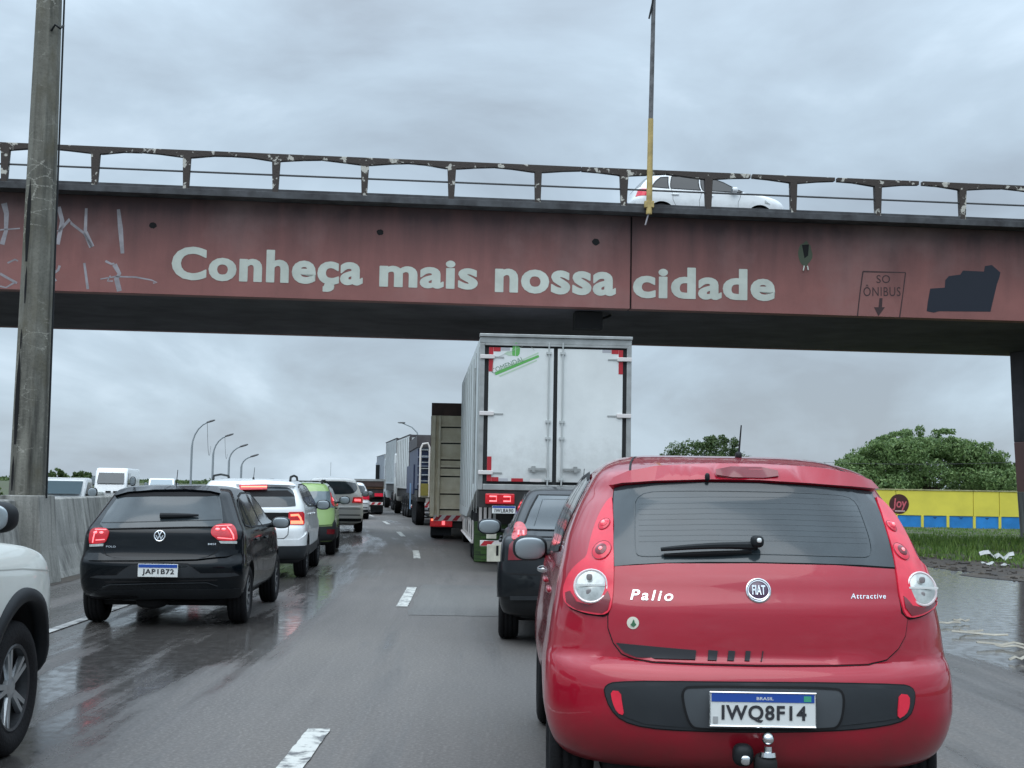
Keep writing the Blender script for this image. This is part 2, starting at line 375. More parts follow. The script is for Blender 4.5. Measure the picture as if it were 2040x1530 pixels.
    def patch(s, name, poly, mt, off=0.004, skirt=0.012, res=0.045, sm=0, parent=None, dome=0.0):
        """a sheet lying on the body over a polygon given in (q, z)"""
        if sm: poly = chaikin(poly, sm)
        poly = densify(poly, res)
        a = min(p[0] for p in poly); b = max(p[0] for p in poly); c = min(p[1] for p in poly); d = max(p[1] for p in poly)
        pts = [Vector(p) for p in poly]; nb = len(pts)
        x = a+res/2
        while x < b:
            y = c+res/2
            while y < d:
                if inside(x, y, poly) and min((p.x-x)**2+(p.y-y)**2 for p in pts[:nb]) > (res*0.45)**2: pts.append(Vector((x, y)))
                y += res
            x += res
        ov, oe, of, *_ = delaunay_2d_cdt(pts, [(i, (i+1) % nb) for i in range(nb)], [], 1, 1e-6)
        # order of the boundary in the output
        vs = []
        cx, cy = (a+b)/2, (c+d)/2
        for p in ov:
            Pp = s.P(p.x, p.y); Nn = s.N(p.x, p.y)
            k = 0
            if dome:
                k = dome*max(0, 1-((p.x-cx)/((b-a)/2))**2)*max(0, 1-((p.y-cy)/((d-c)/2))**2)
            vs.append(Pp+Nn*(off+k))
        fs = [tuple(f) for f in of]
        cnt = {}
        for f in fs:
            for i in range(len(f)):
                e_ = (f[i], f[(i+1) % len(f)]); cnt[e_] = cnt.get(e_, 0)+1
        bd = [e_ for e_ in cnt if (e_[1], e_[0]) not in cnt]
        mp_ = {}
        for i, j in bd:
            for k in (i, j):
                if k not in mp_:
                    Nn = s.N(ov[k].x, ov[k].y); mp_[k] = (len(vs), len(vs)+1); vs.append(vs[k].copy()); vs.append(vs[k]-Nn*skirt)
        for i, j in bd: fs.append((mp_[i][0], mp_[i][1], mp_[j][1], mp_[j][0]))
        me = bpy.data.meshes.new(name); me.from_pydata([tuple(v) for v in vs], [], fs); me.update()
        # orientation: outward
        if len(me.polygons):
            p0 = me.polygons[0]; i0 = p0.vertices[0]
            if i0 < len(ov) and p0.normal.dot(s.N(ov[i0].x, ov[i0].y)) < 0: me.flip_normals()
        return link(name, me, mt, parent or s.root, True)
    def strip(s, name, line, width, mt, off=0.0025, closed=False, parent=None, d=0.03):
        """a narrow ribbon along a polyline in (q, z): a panel gap, seal or trim line"""
        ln = densify(line, d, closed); n = len(ln); vs = []; fs = []
        Ps = [s.P(*p) for p in ln]; Ns = [s.N(*p) for p in ln]
        for i in range(n):
            a = Ps[(i-1) % n] if closed or i > 0 else Ps[i]; b = Ps[(i+1) % n] if closed or i < n-1 else Ps[i]
            t = (b-a); t = t.normalized() if t.length > 1e-9 else Vector((1, 0, 0)); sd = t.cross(Ns[i]).normalized()
            vs.append(Ps[i]+Ns[i]*off+sd*width/2); vs.append(Ps[i]+Ns[i]*off-sd*width/2)
        for i in range(n if closed else n-1):
            j = (i+1) % n; fs.append((2*i, 2*j, 2*j+1, 2*i+1))
        me = bpy.data.meshes.new(name); me.from_pydata([tuple(v) for v in vs], [], fs); me.update()
        return link(name, me, mt, parent or s.root, True)
    def disc(s, name, q, z, rx, rz, mt, off=0.01, dome=0.01, parent=None, n=28, ring=None, tilt=None):
        """a domed round piece on the surface"""
        C0 = s.P(q, z); Nn = s.N(q, z) if tilt is None else Vector(tilt).normalized(); up = Vector((0, 0, 1)); U = (up-Nn*up.dot(Nn)).normalized(); R = U.cross(Nn).normalized()
        vs = [C0+Nn*(off+dome)]; fs = []; rings = [0.35, 0.7, 0.92, 1.0]
        for k in rings:
            for i in range(n):
                a = 2*math.pi*i/n; vs.append(C0+R*math.cos(a)*rx*k+U*math.sin(a)*rz*k+Nn*(off+dome*(1-k*k)))
        for i in range(n): vs.append(C0+R*math.cos(2*math.pi*i/n)*rx+U*math.sin(2*math.pi*i/n)*rz-Nn*0.03)
        for i in range(n): fs.append((0, 1+i, 1+(i+1) % n))
        for k in range(4):
            for i in range(n): a = 1+k*n+i; b = 1+k*n+(i+1) % n; fs.append((a, a+n, b+n, b))
        me = bpy.data.meshes.new(name); me.from_pydata([tuple(v) for v in vs], [], fs); me.update()
        bm = bmesh.new(); bm.from_mesh(me); bmesh.ops.recalc_face_normals(bm, faces=bm.faces); bm.to_mesh(me); bm.free()
        o = link(name, me, mt, parent or s.root, True, 50)
        if ring:
            rm, rw = ring; pts = [C0+R*math.cos(2*math.pi*i/n)*rx+U*math.sin(2*math.pi*i/n)*rz+Nn*off for i in range(n+1)]
            MB().tube(pts, rw, 6, False).build('ring', rm, parent or s.root, True)
        return o
    def text(s, name, txt, q0x, z0, wdt, hgt, mt, off=0.008, bold=0.0, shear=0.0, parent=None, spacing=1.0):
        vs, fs = text2d(txt, 1, bold, shear, spacing=spacing); vs = fit2d(vs, q0x-wdt/2, q0x+wdt/2, z0-hgt/2, z0+hgt/2)
        out = []
        for x, z in vs: q = s.qx(x, z); out.append(tuple(s.P(q, z)+s.N(q, z)*off))
        me = bpy.data.meshes.new(name); me.from_pydata(out, [], fs); return link(name, me, mt, parent or s.root)
def flat_text(name, txt, c, wdt, hgt, mt, parent, bold=0.0, shear=0.0, rx=0.0, rz=0.0, spacing=1.0):
    """text facing -Y centred on c"""
    vs, fs = text2d(txt, 1, bold, shear, spacing=spacing); vs = fit2d(vs, -wdt/2, wdt/2, -hgt/2, hgt/2)
    R = Matrix.Rotation(rz, 3, 'Z') @ Matrix.Rotation(rx, 3, 'X')
    out = [tuple(Vector(c)+R @ Vector((x, 0, z))) for x, z in vs]
    me = bpy.data.meshes.new(name); me.from_pydata(out, [], fs); return link(name, me, mt, parent)
# ------------------------------------------------------------------ wheels and small car parts
WCACHE = {}
def wheel(parent, x, y, R, wd, style, side, steer=0.0):
    key = (R, wd, style, side)
    if key not in WCACHE:
        h = wd/2; rr = R*0.64 if style != 'truck' else R*0.55
        prof = [(-h*0.82, rr), (-h, rr+0.03), (-h*1.04, (R+rr)/2), (-h*0.97, R-0.03), (-h*0.8, R-0.008), (-h*0.5, R), (-h*0.46, R-0.008), (-h*0.40, R-0.008), (-h*0.36, R), (-0.01, R), (0, R-0.008), (0.01, R), (h*0.36, R), (h*0.40, R-0.008), (h*0.46, R-0.008), (h*0.5, R), (h*0.8, R-0.008), (h*0.97, R-0.03), (h*1.04, (R+rr)/2), (h, rr+0.03), (h*0.82, rr)]
        ty = MB().lathe(prof, 48).mesh('tyre')
        rm = MB(); o = side
        rm.lathe([(o*h*0.84, rr+0.004), (o*h*0.9, rr-0.004), (o*h*0.84, rr-0.018), (o*h*0.2, rr-0.03), (o*h*0.1, rr-0.05), (o*h*0.1, 0.02)], 40)
        rm.cur = 1
        ns = {'jeep': 5, 'alloy': 10, 'steel': 8, 'truck': 8}[style]
        for k in range(ns):
            a = 2*math.pi*k/ns+0.3
            ww = {'jeep': 0.040, 'alloy': 0.014, 'steel': 0.02, 'truck': 0.03}[style]
            def sp(r0, r1, w0, w1, xa, xb, da=0.0):
                m = Matrix.Rotation(a+da, 4, 'X')
                pts = [(xa-0.02*o, -w0, r0), (xa-0.02*o, w0, r0), (xb-0.03*o, w1, r1), (xb-0.03*o, -w1, r1), (xa, -w0*0.7, r0), (xa, w0*0.7, r0), (xb, w1*0.8, r1), (xb, -w1*0.8, r1)]
                rm.add([tuple(m @ Vector(p)) for p in pts], [(0, 1, 2, 3), (4, 7, 6, 5), (0, 4, 5, 1), (1, 5, 6, 2), (2, 6, 7, 3), (3, 7, 4, 0)])
            if style == 'jeep':
                sp(0.05, rr-0.01, 0.02, 0.016, o*h*0.72, o*h*0.82, -0.13); sp(0.05, rr-0.01, 0.02, 0.016, o*h*0.72, o*h*0.82, 0.13)
            else: sp(0.05, rr-0.01, ww, ww*0.8, o*h*0.7, o*h*0.82)
        rm.lathe([(o*h*0.78, 0.0001), (o*h*0.78, 0.035), (o*h*0.72, 0.06), (o*h*0.5, 0.065)], 16)
        WCACHE[key] = (ty, rm.mesh('rim'))
    ty, rmm = WCACHE[key]
    o = bpy.data.objects.new('wheel', ty)
    if not ty.materials: ty.materials.append(M_tyre); ty.polygons.foreach_set('use_smooth', [True]*len(ty.polygons))
    COL.objects.link(o); o.parent = parent; o.location = (x, y, R); o.rotation_euler = (0, 0, steer)
    if not rmm.materials:
        rmm.materials.append(M_alloyD if style in ('jeep', 'steel') else M_alloyD); rmm.materials.append(M_alloy if style in ('alloy', 'jeep') else (M_alloyD if style == 'steel' else M_alloy))
    r = bpy.data.objects.new('rim', rmm); COL.objects.link(r); r.parent = o
    return o
def superell(name, c, rx, ry, rz, mt, parent, n=2.6, rot=None, seg=20):
    vs = []; fs = []
    def g(v, p): return (1 if v >= 0 else -1)*abs(v)**p
    e_ = 2/n
    for i in range(seg+1):
        ph = -math.pi/2+math.pi*i/seg
        for j in range(seg*2):
            th = math.pi*j/seg
            v = Vector((rx*g(math.cos(ph), e_)*g(math.cos(th), e_), ry*g(math.cos(ph), e_)*g(math.sin(th), e_), rz*g(math.sin(ph), e_)))
            if rot: v = rot @ v
            vs.append(tuple(v+Vector(c)))
    m = seg*2
    for i in range(seg):
        for j in range(m): fs.append((i*m+j, i*m+(j+1) % m, (i+1)*m+(j+1) % m, (i+1)*m+j))
    me = bpy.data.meshes.new(name); me.from_pydata(vs, [], fs)
    bm = bmesh.new(); bm.from_mesh(me); bmesh.ops.remove_doubles(bm, verts=bm.verts, dist=0.0001); bmesh.ops.recalc_face_normals(bm, faces=bm.faces); bm.to_mesh(me); bm.free()
    return link(name, me, mt, parent, True)
def mirror_part(parent, x, y, z, side, w=0.115, h=0.075, body=None):
    """door mirror seen from behind: shell and glass"""
    sh = superell('door_mirror', (x, y+0.05, z), w, 0.085, h, body or M_trim, parent)
    superell('mirror_glass', (x, y-0.028, z), w*0.86, 0.012, h*0.84, M_mirror, sh)
    MB().tube([(x-side*w*0.7, y+0.07, z-h*0.5), (x-side*(w+0.10), y+0.08, z-h*0.6)], 0.022, 8).build('mirror_arm', M_trim, sh, True)
    return sh
def antenna(parent, x, y, z, L=0.3, lean=0.25):
    superell('antenna_base', (x, y, z+0.012), 0.016, 0.03, 0.022, M_trim, parent)
    MB().tube([(x, y, z), (x+0.015, y-lean*L, z+L)], [0.006, 0.0035], 6).build('antenna', M_trim, parent, True)
def plate(parent, c, w, h, txt, rx=0.0, fancy=True):
    p = box('number_plate', (c[0]-w/2, c[1]-0.008, c[2]-h/2), (c[0]+w/2, c[1]+0.012, c[2]+h/2), M_plate, parent, bevel=0.003)
    y = c[1]-0.0105
    bh = h*0.25
    box('plate_band', (c[0]-w*0.485, y, c[2]+h*0.47-bh), (c[0]+w*0.485, y+0.002, c[2]+h*0.47), M_blue, p)
    if txt: flat_text('plate_characters', txt, (c[0]+w*0.01, y-0.0005, c[2]-h*0.13), w*0.80, h*0.52, M_ink, p, bold=0.028, spacing=1.12)
    if fancy:
        flat_text('plate_country', 'BRASIL', (c[0]+0.02*w, y-0.001, c[2]+h*0.33), w*0.16, h*0.09, M_plate, p, bold=0.01)
        box('plate_flag', (c[0]+w*0.385, y-0.001, c[2]+h*0.25), (c[0]+w*0.455, y+0.001, c[2]+h*0.42), mat('flag_green', (0.05, 0.35, 0.2), 0.5), p)
        box('plate_mark', (c[0]-w*0.47, y-0.001, c[2]-h*0.42), (c[0]-w*0.425, y+0.001, c[2]-h*0.22), mat('mark_grey', (0.35, 0.36, 0.36), 0.5), p)
        MB().tube([(c[0]-w/2, y+0.001, c[2]-h/2), (c[0]+w/2, y+0.001, c[2]-h/2), (c[0]+w/2, y+0.001, c[2]+h/2), (c[0]-w/2, y+0.001, c[2]+h/2), (c[0]-w/2, y+0.001, c[2]-h/2)], 0.004, 6).build('plate_frame', M_chrome, p, True)
    return p
# ================================================================== SETTING
RY = [-40, 0, 8, 18.2, 28.5, 40.5, 52.6, 67, 85, 110, 163, 211, 270, 382, 600]
RX = [-1.1, -1.1, -1.13, -1.34, -1.93, -3.25, -4.85, -7.2, -10.6, -15.8, -30, -41, -54, -74, -112]
_ry = np.linspace(-40, 600, 1600); _rx = pchip(RY, RX, _ry)
def lane_x(y): return float(np.interp(y, _ry, _rx))
def road_mat(name, base, wet_zones, dry=0.66, seed=0.0):
    m = bpy.data.materials.new(name); m.use_nodes = True; t = m.node_tree; b = t.nodes['Principled BSDF']; l = t.links.new
    uv = t.nodes.new('ShaderNodeTexCoord'); sp = t.nodes.new('ShaderNodeSeparateXYZ'); l(uv.outputs['UV'], sp.inputs[0])
    def noise(scale, stretch, det=6, rough=0.6, off=0.0):
        mp = t.nodes.new('ShaderNodeMapping'); mp.inputs['Scale'].default_value = stretch; mp.inputs['Location'].default_value = (off+seed, off*1.7, 0); l(uv.outputs['UV'], mp.inputs[0])
        n = t.nodes.new('ShaderNodeTexNoise'); n.inputs['Scale'].default_value = scale; n.inputs['Detail'].default_value = det; n.inputs['Roughness'].default_value = rough; l(mp.outputs[0], n.inputs['Vector']); return n.outputs[0]
    def mr(src, a, b_, c=0.0, d=1.0):
        n = t.nodes.new('ShaderNodeMapRange'); n.inputs[1].default_value = a; n.inputs[2].default_value = b_; n.inputs[3].default_value = c; n.inputs[4].default_value = d; l(src, n.inputs[0]); return n.outputs[0]
    def mth(op, a, b_):
        n = t.nodes.new('ShaderNodeMath'); n.operation = op; n.use_clamp = (op == 'ADD' or op == 'MULTIPLY')
        for i, s in enumerate((a, b_)):
            if isinstance(s, (int, float)): n.inputs[i].default_value = s
            else: l(s, n.inputs[i])
        return n.outputs[0]
    def mixc(f, c1, c2):
        n = t.nodes.new('ShaderNodeMix'); n.data_type = 'RGBA'
        if isinstance(f, (int, float)): n.inputs[0].default_value = f
        else: l(f, n.inputs[0])
        for k, s in ((6, c1), (7, c2)):
            if isinstance(s, tuple): n.inputs[k].default_value = (*s, 1)
            else: l(s, n.inputs[k])
        return n.outputs[2]
    streak = noise(2.2, (1.0, 0.05, 1), 7, 0.62); streak2 = noise(7.0, (1.0, 0.035, 1), 5, 0.6, 3.1); blotch = noise(0.28, (1, 0.5, 1), 5, 0.55, 7.7)
    grain = noise(42, (1, 1, 1), 3, 0.7, 1.3); grain2 = noise(9, (1, 0.7, 1), 6, 0.7, 5.3)
    # wetness by lateral position (metres from the lane line)
    rmp = t.nodes.new('ShaderNodeValToRGB'); lat = mr(sp.outputs[0], -16, 16); l(lat, rmp.inputs[0]); el = rmp.color_ramp.elements
    el[0].position = 0; el[0].color = (wet_zones[0][1],)*3+(1,); el[1].position = 1; el[1].color = (wet_zones[-1][1],)*3+(1,)
    for p, v in wet_zones[1:-1]:
        k = el.new((p+16)/32); k.color = (v, v, v, 1)
    lim = mth('ADD', mth('MULTIPLY', streak, 0.75), mth('MULTIPLY', blotch, 0.75))
    ws = t.nodes.new('ShaderNodeMath'); ws.operation = 'SUBTRACT'; l(lim, ws.inputs[0]); ws.inputs[1].default_value = 0.75
    w = mth('ADD', ws.outputs[0], rmp.outputs[0])
    wet = mr(w, 0.43, 0.60)
    col = mixc(mr(streak, 0.3, 0.72), tuple(c*0.62 for c in base), tuple(c*1.3 for c in base))
    col = mixc(mr(streak2, 0.42, 0.70, 0, 0.75), col, tuple(c*0.6 for c in base))
    col = mixc(mr(blotch, 0.38, 0.62, 0, 0.7), col, tuple(c*k for c, k in zip(base, (1.45, 1.40, 1.3))))
    col = mixc(mr(grain, 0.50, 0.70, 0, 0.6), col, tuple(c*2.6 for c in base))
    col = mixc(mr(grain, 0.28, 0.48, 0.4, 0.0), col, tuple(c*0.4 for c in base))
    # tyre-polished tracks and oily lane centres
    wob = t.nodes.new('ShaderNodeMath'); wob.operation = 'MULTIPLY_ADD'; l(noise(0.5, (1, 0.12, 1), 4, 0.5, 17), wob.inputs[0]); wob.inputs[1].default_value = 1.3; l(sp.outputs[0], wob.inputs[2])
    tr = t.nodes.new('ShaderNodeValToRGB'); l(mr(wob.outputs[0], -7.35, 8.65), tr.inputs[0]); te = tr.color_ramp.elements; te[0].position = 0; te[0].color = (0.3, 0.3, 0.3, 1); te[1].position = 1; te[1].color = (0.3, 0.3, 0.3, 1)
    for p, v in ((-5.0, 0.2), (-3.9, 0.25), (-3.2, 0.05), (-2.55, 0.75), (-1.9, 0.2), (-1.0, 0.0), (-0.3, 0.1), (0.5, 0.15), (1.0, 0.6), (1.7, 0.85), (2.3, 0.5), (2.9, 0.1), (3.5, 0.1), (4.5, 0.4)):
        k = te.new((p+8)/16); k.color = (v, v, v, 1)
    col = mixc(mth('MULTIPLY', tr.outputs[0], mr(streak, 0.25, 0.6, 0.45, 1.0)), col, mixc(0.62, col, (0.030, 0.028, 0.027)))
    dark = mixc(wet, col, mixc(0.45, col, (0.012, 0.013, 0.015)))
    l(dark, b.inputs['Base Color'])
    rr = t.nodes.new('ShaderNodeMix'); rr.data_type = 'FLOAT'; l(wet, rr.inputs[0]); rr.inputs[2].default_value = dry
    r2 = mr(grain2, 0.35, 0.65, 0.05, 0.24); l(r2, rr.inputs[3]); l(rr.outputs[0], b.inputs['Roughness'])
    b.inputs['Specular IOR Level'].default_value = 0.5
    bp = t.nodes.new('ShaderNodeBump'); bp.inputs['Distance'].default_value = 0.008
    hgt = mth('ADD', mth('MULTIPLY', grain, 0.5), mth('MULTIPLY', grain2, 0.5)); l(hgt, bp.inputs['Height'])
    st = mr(wet, 0, 1, 0.7, 0.06); l(st, bp.inputs['Strength']); l(bp.outputs[0], b.inputs['Normal'])
    return m
def strip_mesh(name, l0, l1, y0, y1, z, mt, parent=None, dy=1.5, nl=6, kind='structure', follow=True, edge_noise=0.0):
    ys = [y0+(y1-y0)*i/max(1, int((y1-y0)/dy)) for i in range(max(1, int((y1-y0)/dy))+1)]
    vs = []; fs = []; uv = []
    for y in ys:
        for k in range(nl+1):
            la = l0+(l1-l0)*k/nl; x = lane_x(y)+la
            if edge_noise and k in (0, nl): x += random.uniform(-1, 1)*edge_noise
            vs.append((x, y, z)); uv.append((la, y))
    m = nl+1
    for i in range(len(ys)-1):
        for k in range(nl): fs.append((i*m+k, i*m+k+1, (i+1)*m+k+1, (i+1)*m+k))
    me = bpy.data.meshes.new(name); me.from_pydata(vs, [], fs); ul = me.uv_layers.new(name='UVMap')
    for lp in me.loops: ul.data[lp.index].uv = uv[lp.vertex_index]
    o = link(name, me, mt, parent)
    if kind and not parent: o['kind'] = kind
    return o
M_road = road_mat('asphalt', (0.100, 0.092, 0.087), [(-16, 0.5), (-5.2, 0.40), (-4.6, 0.55), (-3.4, 0.50), (-2.2, 0.66), (-1.2, 0.60), (-0.5, 0.34), (0.4, 0.40), (1.2, 0.33), (2.2, 0.42), (3.4, 0.34), (4.6, 0.45), (5.8, 0.62), (7.0, 0.85), (9.8, 0.88), (16, 0.6)])
M_road2 = road_mat('old_asphalt', (0.062, 0.062, 0.062), [(-16, 0.5), (-10, 0.5), (0, 0.45), (16, 0.5)], seed=11)
M_repair = road_mat('repair_asphalt', (0.110, 0.106, 0.100), [(-16, 0.3), (-10, 0.3), (0, 0.22), (16, 0.3)], dry=0.6, seed=5)
M_ground = mat('grass_ground', (0.045, 0.07, 0.022), 0.95, col2=(0.07, 0.065, 0.04), vs=0.35, bump=0.6, bs=6)
M_dirt = mat('wet_dirt', (0.085, 0.070, 0.055), 0.8, col2=(0.035, 0.030, 0.027), vs=1.6, bump=0.9, bs=5, rvar=0.25)
g = MB(); g.add([(-1500, -200, -0.03), (1500, -200, -0.03), (1500, 2500, -0.03), (-1500, 2500, -0.03)], [(0, 1, 2, 3)])
tag(g.build('ground', M_ground), kind='structure')
strip_mesh('road', -5.35, 10.5, -30, 420, 0.0, M_road, nl=10)
strip_mesh('opposite_road', -16.5, -5.85, -30, 420, 0.0, M_road2, nl=4)
strip_mesh('roadside_dirt', 10.2, 15.5, 8, 60, 0.006, M_dirt, nl=3, edge_noise=0.35, dy=0.6)
strip_mesh('gutter', -5.38, -4.95, 4, 60, 0.005, M_dirt, nl=1, edge_noise=0.05, dy=0.35)
# asphalt repairs
for i, (la, lb, ya, yb) in enumerate([(0.12, 1.75, 15.6, 20.3), (-4.2, -2.9, 24, 31)]):
    strip_mesh('road_repair', la, lb, ya, yb, 0.004, M_repair, nl=2, dy=0.5, edge_noise=0.03)
# painted markings
M_mark = mat('road_paint', (0.55, 0.55, 0.51), 0.55, col2=(0.12, 0.12, 0.12), vs=9, v_lo=0.40, v_hi=0.52, bump=0.3, bs=50)
M_mark2 = mat('road_paint_faded', (0.40, 0.40, 0.385), 0.55, col2=(0.11, 0.11, 0.115), vs=4, v_lo=0.38, v_hi=0.56)
for a, b in [(4.6, 8.35), (16.6, 19.7), (27.2, 30.4), (38.2, 41.8), (49.2, 52.8), (60.2, 63.6), (71, 74.5), (82, 85.5)]:
    m = strip_mesh('lane_dash', -0.07, 0.07, a, b, 0.008, M_mark, nl=3, dy=0.08, edge_noise=0.004)
strip_mesh('edge_line', -3.31, -3.20, 2, 150, 0.008, M_mark2, nl=1, dy=1.0)
# ------------------------------------------------------------------ concrete barrier
def concrete_mat(name, c1, c2, streaks=True, cracks=False, moss=None, top=None):
    m = bpy.data.materials.new(name); m.use_nodes = True; t = m.node_tree; b = t.nodes['Principled BSDF']; l = t.links.new
    b.inputs['Roughness'].default_value = 0.85
    tcn = t.nodes.new('ShaderNodeTexCoord')
    def noise(scale, stretch, det=6, off=0):
        mp = t.nodes.new('ShaderNodeMapping'); mp.inputs['Scale'].default_value = stretch; mp.inputs['Location'].default_value = (off, off, off); l(tcn.outputs['Object'], mp.inputs[0])
        n = t.nodes.new('ShaderNodeTexNoise'); n.inputs['Scale'].default_value = scale; n.inputs['Detail'].default_value = det; n.inputs['Roughness'].default_value = 0.62; l(mp.outputs[0], n.inputs['Vector']); return n.outputs[0]
    def mr(src, a, b_, c=0.0, d=1.0):
        n = t.nodes.new('ShaderNodeMapRange'); n.inputs[1].default_value = a; n.inputs[2].default_value = b_; n.inputs[3].default_value = c; n.inputs[4].default_value = d; l(src, n.inputs[0]); return n.outputs[0]
    def mixc(f, a, c):
        n = t.nodes.new('ShaderNodeMix'); n.data_type = 'RGBA'; l(f, n.inputs[0])
        for k, s in ((6, a), (7, c)):
            if isinstance(s, tuple): n.inputs[k].default_value = (*s, 1)
            else: l(s, n.inputs[k])
        return n.outputs[2]
    col = mixc(mr(noise(1.3, (1, 1, 1)), 0.35, 0.65), c1, c2)
    if streaks: col = mixc(mr(noise(5.5, (1, 1, 0.07), 6, 3), 0.47, 0.68, 0, 0.85), col, tuple(c*0.26 for c in c1)); col = mixc(mr(noise(3.5, (1, 1, 0.09), 6, 9), 0.54, 0.70, 0, 0.6), col, tuple(min(1, c*1.5) for c in c2))
    col = mixc(mr(noise(30, (1, 1, 1), 4, 5), 0.5, 0.7, 0, 0.35), col, tuple(c*0.5 for c in c1))
    if moss: col = mixc(mr(noise(2.6, (1, 1, 0.5), 6, 21), 0.5, 0.66, 0, 0.7), col, moss)
    if cracks:
        mp = t.nodes.new('ShaderNodeMapping'); mp.inputs['Scale'].default_value = (3.4, 3.4, 6.5); l(tcn.outputs['Object'], mp.inputs[0])
        wz = t.nodes.new('ShaderNodeTexNoise'); wz.inputs['Scale'].default_value = 9; l(mp.outputs[0], wz.inputs['Vector'])
        ad = t.nodes.new('ShaderNodeVectorMath'); ad.operation = 'MULTIPLY_ADD'; l(wz.outputs['Color'], ad.inputs[0]); ad.inputs[1].default_value = (0.35,)*3; l(mp.outputs[0], ad.inputs[2])
        v = t.nodes.new('ShaderNodeTexVoronoi'); v.feature = 'DISTANCE_TO_EDGE'; v.inputs['Scale'].default_value = 1.0; l(ad.outputs[0], v.inputs['Vector'])
        ck = mr(v.outputs['Distance'], 0.008, 0.034, 1, 0)
        mk = mr(noise(1.9, (1, 1, 1), 4, 14), 0.47, 0.60, 0, 0.75)
        ml = t.nodes.new('ShaderNodeMath'); ml.operation = 'MULTIPLY'; l(ck, ml.inputs[0]); l(mk, ml.inputs[1])
        col = mixc(ml.outputs[0], col, (0.40, 0.39, 0.34))
    l(col, b.inputs['Base Color'])
    bp = t.nodes.new('ShaderNodeBump'); bp.inputs['Strength'].default_value = 0.4; bp.inputs['Distance'].default_value = 0.02; l(noise(25, (1, 1, 1), 5, 2), bp.inputs['Height']); l(bp.outputs[0], b.inputs['Normal'])
    return m
M_barrier = concrete_mat('barrier_concrete', (0.23, 0.23, 0.215), (0.33, 0.325, 0.30))
M_pole = concrete_mat('pole_concrete', (0.10, 0.097, 0.08), (0.20, 0.195, 0.165), cracks=True, moss=(0.10, 0.09, 0.06))
M_ped = concrete_mat('pedestal_concrete', (0.22, 0.22, 0.20), (0.31, 0.305, 0.28))
bar = empty('concrete_barrier', (lane_x(19)-5.4, 19, 0)); tag(bar, 'stained grey concrete median barrier dividing the two carriageways', 'barrier')
off = Vector(bar.location)
y = -8.0; SEG = 4.0
prof = [(-5.22, 0.0), (-5.27, 0.10), (-5.40, 0.46), (-5.53, 1.16), (-5.56, 1.18), (-5.74, 1.18), (-5.77, 1.16), (-5.90, 0.46), (-6.03, 0.10), (-6.08, 0.0)]
while y < 230:
    b = MB(); vs = []; ya, yb = y+0.012, y+SEG-0.012
    for yy in (ya, (ya+yb)/2, yb):
        for la, z in prof: vs.append((lane_x(yy)+la-off.x, yy-off.y, z))
    n = len(prof); fs = [tuple(range(n-1, -1, -1)), tuple(range(2*n, 3*n))]
    for k in range(2):
        for i in range(n): fs.append((k*n+i, k*n+(i+1) % n, (k+1)*n+(i+1) % n, (k+1)*n+i))
    b.add(vs, fs); b.build('barrier_segment', M_barrier, bar); y += SEG
# ------------------------------------------------------------------ big concrete pole on the barrier
PD = 19.3
pb = at(55, 1000, PD); pole = empty('concrete_lamp_post', (pb.x, PD, 0)); tag(pole, 'tall cracked concrete post rising from the median barrier', 'post')
b = MB(); b.tube([(0, 0, 1.16), (0, 0, 11.0)], [0.262, 0.150], 8); b.build('shaft', M_pole, pole, bevel=0.012)
b = MB(); b.prism([(-0.30, 0), (0.42, 0), (0.34, 0.46), (0.27, 1.24), (-0.27, 1.24), (-0.30, 0.4)], -0.34, 0.34); b.build('pedestal', M_ped, pole, bevel=0.015)
def pole_y(z): return -(0.262+(0.150-0.262)*(z-1.16)/(11.0-1.16))*0.924
for (xx, za, zb, ww) in [(-0.085, 4.55, 5.75, 0.062), (-0.075, 3.95, 4.5, 0.030), (-0.11, 1.95, 3.3, 0.06), (-0.12, 1.3, 1.8, 0.035), (-0.10, 3.3, 3.6, 0.025)]:
    v = []
    pts = [(-0.2, za), (-0.5, za+(zb-za)*0.3), (-0.42, za+(zb-za)*0.7), (0.0, zb), (0.4, za+(zb-za)*0.75), (0.5, za+(zb-za)*0.35), (0.25, za)]
    m = MB(); m.add([(xx+(7-z)*-0.004+a*ww, pole_y(z)-0.003, z) for a, z in pts], [tuple(range(7))]); m.build('crack', M_gap, pole)
MB().tube([(0.10, -0.15, 7.93), (0.17, -0.2, 8.0), (0.23, -0.16, 7.96), (0.24, -0.05, 8.04)], 0.018, 6).build('bracket', M_trim, pole, True)
MB().tube([(0.28, -0.05, 1.2), (0.235, -0.05, 8.5)], 0.014, 6).build('conduit', M_trim, pole, True)
